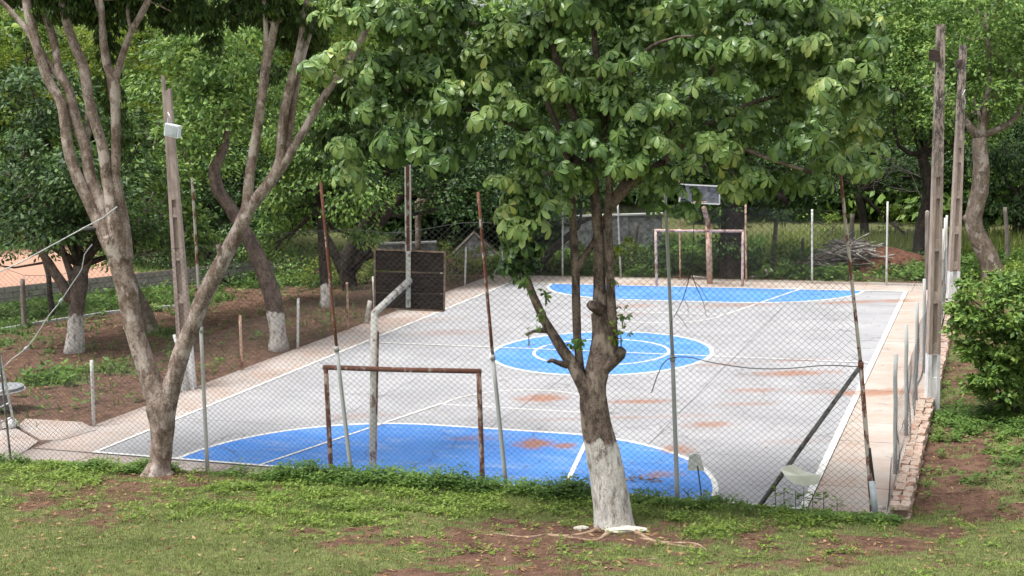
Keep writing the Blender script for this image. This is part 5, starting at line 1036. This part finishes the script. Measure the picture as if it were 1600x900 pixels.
for k in range(6):
    q = MB(); m = rng.normal(0, .05, (2, 3))*A(1, 1, 0); q.tube([A(-.5, 0, 0), A(-.15, 0, 0)+m[0], A(.2, 0, 0)+m[1], A(.5, 0, 0)], [.028, .025, .02, .012], 6, bump=.15, step=.15)
    if k % 2: q.tube([A(.1, 0, 0)+m[1], A(.35, .12, .05)], [.014, .006], 5)
    me = raw_mesh('stick', np.vstack(q.v), q.f, q.c, True); me.materials.append(M['stick'] if k < 4 else M['bark_pale']); stick_me.append(me)
for i in range(260):
    u = rng.normal(0, .48); u = np.clip(u, -1.1, 1.1); top_ = math.exp(-(u/.6)**2); cx_ = 1325+u*82; z_ = rng.random()**.7*(0.15+1.0*top_)
    P = V(cx_, 424, bp0, rng.uniform(-.7, .5)); P[2] = z_*0.95; o = bpy.data.objects.new('stick', stick_me[rng.integers(6)]); o.location = Vector(P-org(pile)); o.rotation_euler = (rng.uniform(-.4, .4), rng.normal(0, .22)-0.25*np.sign(u)*-1*.5, math.atan2(hr[1], hr[0])+rng.normal(0, .5)+(math.pi if rng.random() < .5 else 0)); s = rng.uniform(.7, 1.9); o.scale = (s, rng.uniform(.8, 1.4)*1.0, rng.uniform(.8, 1.4)); finish(o, pile)
# logs by the far goal
b = G(1195, 436)+HF*.5
lg = thing('log_pile', 'few fallen logs and broken boards on the ground right of the far goal', 'logs', b)
for (xa, ya, xb, yb, w_) in ((1170, 433, 1192, 431, 4), (1195, 422, 1210, 430, 5), (1203, 420, 1214, 434, 4), (1192, 434, 1206, 424, 4), (1080, 432, 1106, 435, 4)):
    q = MB(); q.tube([V(xa, ya, b), V(xb, yb, b)], w_/2*dep(b)/F, 8, bump=.1); q.build('log', M['stick'], lg, True)
# bare dead branches of the shaded tree at right
q = MB(); b = G(1420, 380)
def dtw(p, w0, depth=0):
    a = A(*p[0], 0); ang = p[1]
    pts = [(p[0][0], p[0][1])]; L = p[2]
    for i in range(4): ang += rng.normal(0, .22); pts.append((pts[-1][0]+math.cos(ang)*L/4, pts[-1][1]+math.sin(ang)*L/4))
    P = [V(x_, y_, b, rng.normal(0, .15)-3) for x_, y_ in pts]; q.tube(P, np.linspace(w0, w0*.5, 5), 5, step=.4)
    if depth < 3:
        for j in (1, 2, 3, 4):
            if rng.random() < .75: dtw((pts[j], ang+rng.choice([-1, 1])*rng.uniform(.3, .9), L*rng.uniform(.45, .7)), w0*.6, depth+1)
for a0 in ((1450, 330, -2.2), (1445, 280, -2.6), (1455, 220, -2.9), (1440, 260, -1.9)): dtw(((a0[0], a0[1]), a0[2], 70), .03)
top_mesh(q, 'dead_branches', M['stick'], 'tangle of bare pale branches left of the tallest concrete pole', 'branches', V(1440, 280, b, -3), smooth=True)

pv = bpy.data.objects.new('paving', None); COL.objects.link(pv); pv['kind'] = 'structure'
for pts_ in ([(-60, 735), (-60, 690), (22, 668), (60, 690), (30, 712)], [(28, 666), (40, 655), (128, 660), (150, 672), (96, 688), (64, 688)], [(-60, 688), (-60, 664), (26, 655), (20, 666)]):
    flat_poly('paving_slab', [G(x_, y_)[:2] for x_, y_ in pts_], M['slab_l'], pv, 0.012, 0.1)
# kerb line on the left dirt
kb = thing('kerb', 'thin pale stone kerb between the far left dirt and the green verge', 'kerb', G(120, 498)); pts = [G(x_, y_) for x_, y_ in ((-60, 530), (-10, 518), (30, 511), (70, 504), (105, 499), (140, 494), (172, 489), (240, 482), (320, 476))]
for i in range(len(pts)-1):
    n = 6
    for j in range(n):
        p0 = pts[i]*(1-j/n)+pts[i+1]*(j/n); p1 = pts[i]*(1-(j+.93)/n)+pts[i+1]*((j+.93)/n); q = MB(); q.beam(p0+A(0, 0, .02), p1+A(0, 0, .02), .10, .10+rng.uniform(0, .03), side=A(0, 0, 1)); q.build('kerb_stone', M['cap'], kb)
# rocks
for (x_, y_, r_, lb, fl_) in ((978, 830, .17, 'flat white-painted stone at the foot of the whitewashed tree', (1.9, .7, .32)), (908, 827, .09, 'small pale stone left of the whitewashed tree foot', (1.3, .7, .5)), (1378, 795, .06, 'white stone at the end of the low brick wall', (1, 1, .8))):
    g_ = GP(x_, y_); q = MB(); th_ = 9
    V_ = []; 
    q.tube([g_-hr*r_*fl_[0], g_-hr*r_*fl_[0]*.6, g_, g_+hr*r_*fl_[0]*.6, g_+hr*r_*fl_[0]], [r_*.3, r_*.8*fl_[1], r_*fl_[1], r_*.75*fl_[1], r_*.25], th_, bump=.35, freq=6, seed=3); q.v = [v*A(1, 1, 0)+A(0, 0, 1)*((v[:, 2:3]-g_[2])*fl_[2]/fl_[1]+g_[2]+.02) for v in q.v]; top_mesh(q, 'stone', M['rock'], lb, 'stone', g_, None)

# ------------------------------------------------------------------ ground cover
def scatter(n, x0, x1, y0, y1, f):
    x = rng.uniform(x0, x1, n); y = rng.uniform(y0, y1, n); p = f(x, y); k_ = rng.random(n) < p; return x[k_], y[k_]
def visible(x, y):
    X, Y = proj(np.stack([x, y, H(x, y)], -1)); return (X > -60) & (X < 1660) & (Y < 960) & (Y > 380)
def blades(x, y, h, w_, mat, name, lab, lean=.5, cat='grass'):
    n = len(x); z = H(x, y)-.005; a = rng.uniform(0, 2*np.pi, n); P = np.stack([x, y, z], -1); d = np.stack([np.cos(a), np.sin(a), np.zeros(n)], -1); hh = h*rng.uniform(.4, 1.4, n)
    ln = rng.uniform(0.1, lean*2, n); ax = nrmz(np.stack([np.cos(a+1.3)*ln, np.sin(a+1.3)*ln, np.ones(n)], -1)); ww = w_*rng.uniform(.7, 1.3, n)
    v0 = P-d*ww[:, None]/2; v1 = P+d*ww[:, None]/2; v2 = P+ax*hh[:, None]; Vv = np.stack([v0, v1, v2], 1).reshape(-1, 3)
    me = raw_mesh(name, Vv, np.arange(3*n), np.full(n, 3)); me.materials.append(mat); o = bpy.data.objects.new(name, me); return finish(o, None, lab, cat, kind='stuff')
def out_court(x, y): return ~((x > COURT_X0-.02) & (x < 16.02) & (y > yf(x)-.1) & (y < COURT_Y1))
gx_, gy_ = scatter(480000, -4, 21, -9, 0.2, lambda x, y: grass_amt(x, y)**1.3*visible(x, y)*(y < yf(x)-.12))
hmod = 0.035+0.05*px_mask(gx_, gy_, LUSH, 2)+.03*fbm(gx_*2, gy_*2, 1)
blades(gx_, gy_, hmod, 0.012, M['grass'], 'lawn_grass', 'short grass on the near bank in front of the fence')
gx_, gy_ = scatter(130000, 15.95, 22, 0, 26, lambda x, y: grass_amt(x, y)*visible(x, y)*np.exp(-y/14)); blades(gx_, gy_, .07, .018, M['grass'], 'side_grass', 'grass growing right of the low brick wall')
gx_, gy_ = scatter(170000, -34, -1.6, 1, 30, lambda x, y: grass_amt(x, y)**1.5*visible(x, y)); blades(gx_, gy_, .22, .04, M['weed'], 'verge_grass', 'bright green grass verge beyond the red dirt on the left')
gx_, gy_ = scatter(150000, -6, 24, 26.6, 62, lambda x, y: grass_amt(x, y)*visible(x, y)); blades(gx_, gy_, .14+.45*sstep(30, 38, gy_), .05, M['weed'], 'field_grass', 'rough tall grass in the field behind the court')
gx_, gy_ = scatter(60000, 8, 26, 33, 60, lambda x, y: 0.9*visible(x, y)); blades(gx_, gy_, .75, .07, M['meadow'], 'meadow_grass', 'bright tall meadow grass beyond the brush pile', .4)
def weeds(n, x0, x1, y0, y1, f, size, name, lab, mat='weed', hgt=.14, per=10):
    x, y = scatter(n, x0, x1, y0, y1, f); m = len(x); z = H(x, y); P = []; AX = []; NM = []; hs_ = (hgt(x, y) if callable(hgt) else hgt)*rng.uniform(.4, 1.4, m)
    for j in range(per):
        a = rng.uniform(0, 2*np.pi, m); t = rng.random(m); P.append(np.stack([x+np.cos(a)*.03+rng.normal(0, .02, m), y+np.sin(a)*.03+rng.normal(0, .02, m), z+hs_*t], -1)); AX.append(np.stack([np.cos(a), np.sin(a), rng.uniform(-.2, .7, m)], -1)); NM.append(np.stack([np.cos(a)*-.3, np.sin(a)*-.3, np.ones(m)], -1)+rng.normal(0, .3, (m, 3)))
    P = np.vstack(P); k_ = len(P); g = leaf_geo(P, np.vstack(AX), nrmz(np.vstack(NM)), size*rng.uniform(.6, 1.4, k_), size*.5*rng.uniform(.7, 1.2, k_)); me = raw_mesh(name, *g); me.materials.append(M[mat]); o = bpy.data.objects.new(name, me); finish(o, None, lab, 'weeds', kind='stuff')
def lush(x, y): return px_mask(x, y, LUSH, 2)
def edge(x, y):
    d = yf(x)-.15-y; return (d > 0)*(sstep(.95, .3, d))*np.clip(.12+2.2*(fbm(x*1.4, y*1.6, 5)-.42)+0.5*sstep(4, 6, x)*sstep(11.5, 10.5, x), 0, 1)
weeds(30000, -4, 15.9, -2.2, 0.1, edge, .075, 'edge_weeds', 'thick leafy weeds growing along the foot of the front fence', hgt=lambda x, y: .07+.17*sstep(3, 6, x)*sstep(12.5, 9.5, x)*(.5+fbm(x*1.5, y*1.5, 4))+.10*(fbm(x*1.7, y, 2) > .55), per=11)
weeds(26000, -4, 18, -5, 0, lambda x, y: np.clip(lush(x, y)*1.1*sstep(.38, .55, fbm(x*2.2, y*2.6, 6))+.10*(fbm(x*3, y*3, 1) > .58), 0, 1)*(y < yf(x)-.2), .07, 'lawn_weeds', 'patches of light green weeds in the short grass of the bank', 'leaf_lime', hgt=.09, per=9)
weeds(9000, 16.05, 21, 0, 14, lambda x, y: np.clip(lush(x, y)+.15*(fbm(x*1.5, y*1.5, 2) > .55), 0, 1)*visible(x, y), .09, 'wall_weeds', 'low weeds in the dirt right of the brick wall', hgt=.14, per=9)
weeds(9000, -34, -1.7, 1, 30, lambda x, y: np.clip(px_mask(x, y, LEFTG, 3)+.04, 0, 1)*visible(x, y)*(wall_side(x, y) < -.2), .2, 'verge_weeds', 'leafy weeds on the left verge and dirt', hgt=.3, per=9)
weeds(8000, -3, 22, 26.7, 34, lambda x, y: .6*(fbm(x*.8, y*.8, 3) > .4), .2, 'back_weeds', 'low weeds behind the far fence', hgt=.35, per=9)
# upright leafy plants poking up in front of the right mesh
for i, (x_, y0, y1) in enumerate(((1212, 792, 760), (1225, 790, 765), (1243, 792, 766), (1256, 792, 762), (1287, 792, 768), (1308, 795, 780), (1075, 780, 766), (1100, 782, 764), (1120, 785, 770), (1270, 794, 770))):
    b = GP(x_, y0+6); h = V(x_, y1, b); t = thing('leafy_weed', ['tall leafy weed with paired leaves beside the foot of the brace pole', 'leafy weed right of the foot of the brace pole', 'weed stem under the torn cream sheet', 'leafy weed touching the lower edge of the torn sheet', 'tallest leafy weed right of the torn sheet', 'short weed between the torn sheet and the corner post', 'short weed left of the plate on the stake', 'dark leafy weed at the foot of the plate on the stake', 'small weed right of the plate on the stake', 'thin weed crossing the end of the right side line'][i], 'weed', b, 'leafy weeds at the front mesh')
    q = MB(); q.tube([b-A(0, 0, .03), (b+h)/2, h], [.008, .006, .004], 5); q.build('stem', M['twig'], t); m = 12; tt = rng.uniform(.35, 1, m); a = rng.uniform(0, 2*np.pi, m)
    leaf_obj('foliage', leaf_geo(b+(h-b)*tt[:, None], np.stack([np.cos(a), np.sin(a), rng.uniform(-.1, .6, m)], -1), nrmz(np.stack([-np.cos(a)*.3, -np.sin(a)*.3, np.ones(m)], -1)), rng.uniform(.09, .15, m), rng.uniform(.04, .07, m), True), M['weed'], t, kind='stuff')
# fallen leaves and twigs
def litter(n, x0, x1, y0, y1, f, size, name, lab, zoff=.012, court_=False):
    x, y = scatter(n, x0, x1, y0, y1, f); m = len(x); z = (np.full(m, .014) if court_ else H(x, y)+zoff); a = rng.uniform(0, 2*np.pi, m)
    g = leaf_geo(np.stack([x, y, z], -1), np.stack([np.cos(a), np.sin(a), rng.uniform(0, .4, m)], -1), nrmz(np.stack([rng.normal(0, .4, m), rng.normal(0, .4, m), np.ones(m)], -1)), size*rng.uniform(.5, 1.5, m), size*.4*rng.uniform(.6, 1.3, m)); me = raw_mesh(name, *g); me.materials.append(M['litter']); o = bpy.data.objects.new(name, me); finish(o, None, lab, 'leaf litter', kind='stuff')
litter(6500, -4, 21, -8, .1, lambda x, y: (.25+.5*(1-grass_amt(x, y)))*(y < yf(x)-.1), .10, 'fallen_leaves', 'dry fallen leaves scattered over the near bank')
litter(9000, -30, -1.6, 1, 28, lambda x, y: .5*(wall_side(x, y) < -.5), .14, 'dirt_litter', 'dry leaves and twigs on the red dirt left of the court')
litter(900, 16, 21, 0, 14, lambda x, y: .6+0*x, .1, 'wall_litter', 'dry leaves on the dirt right of the brick wall')
litter(420, 0, 15.5, 0, 26, lambda x, y: .5+0*x, .06, 'court_litter', 'few small dry leaves lying on the court', court_=True)
for i in range(20):
    px_q, py_q = rng.uniform(20, 1580), rng.uniform(770, 885); g_ = GP(px_q, py_q); a = rng.uniform(0, np.pi); L_ = rng.uniform(.08, .28); q = MB(); d = A(math.cos(a), math.sin(a), 0)*L_/2; m_ = rng.normal(0, .02, 3)*A(1, 1, 0)
    P_ = [g_-d, g_+m_, g_+d]; P_ = [A(v[0], v[1], float(H(v[0], v[1]))+.03) for v in P_]; q.tube(P_, [.009, .008, .004], 5, step=.05); top_mesh(q, 'fallen_twig', M['root'], 'thin dry twig fallen on the grass of the near bank', 'twig', g_, 'fallen twigs on the near bank')
c0 = G(1005, 750); litter(60, c0[0]-.3, c0[0]+.3, c0[1]-.15, c0[1]+.15, lambda x, y: 1+0*x, .09, 'leaf_heap', 'small heap of dark dry leaves on the near blue area', court_=True)
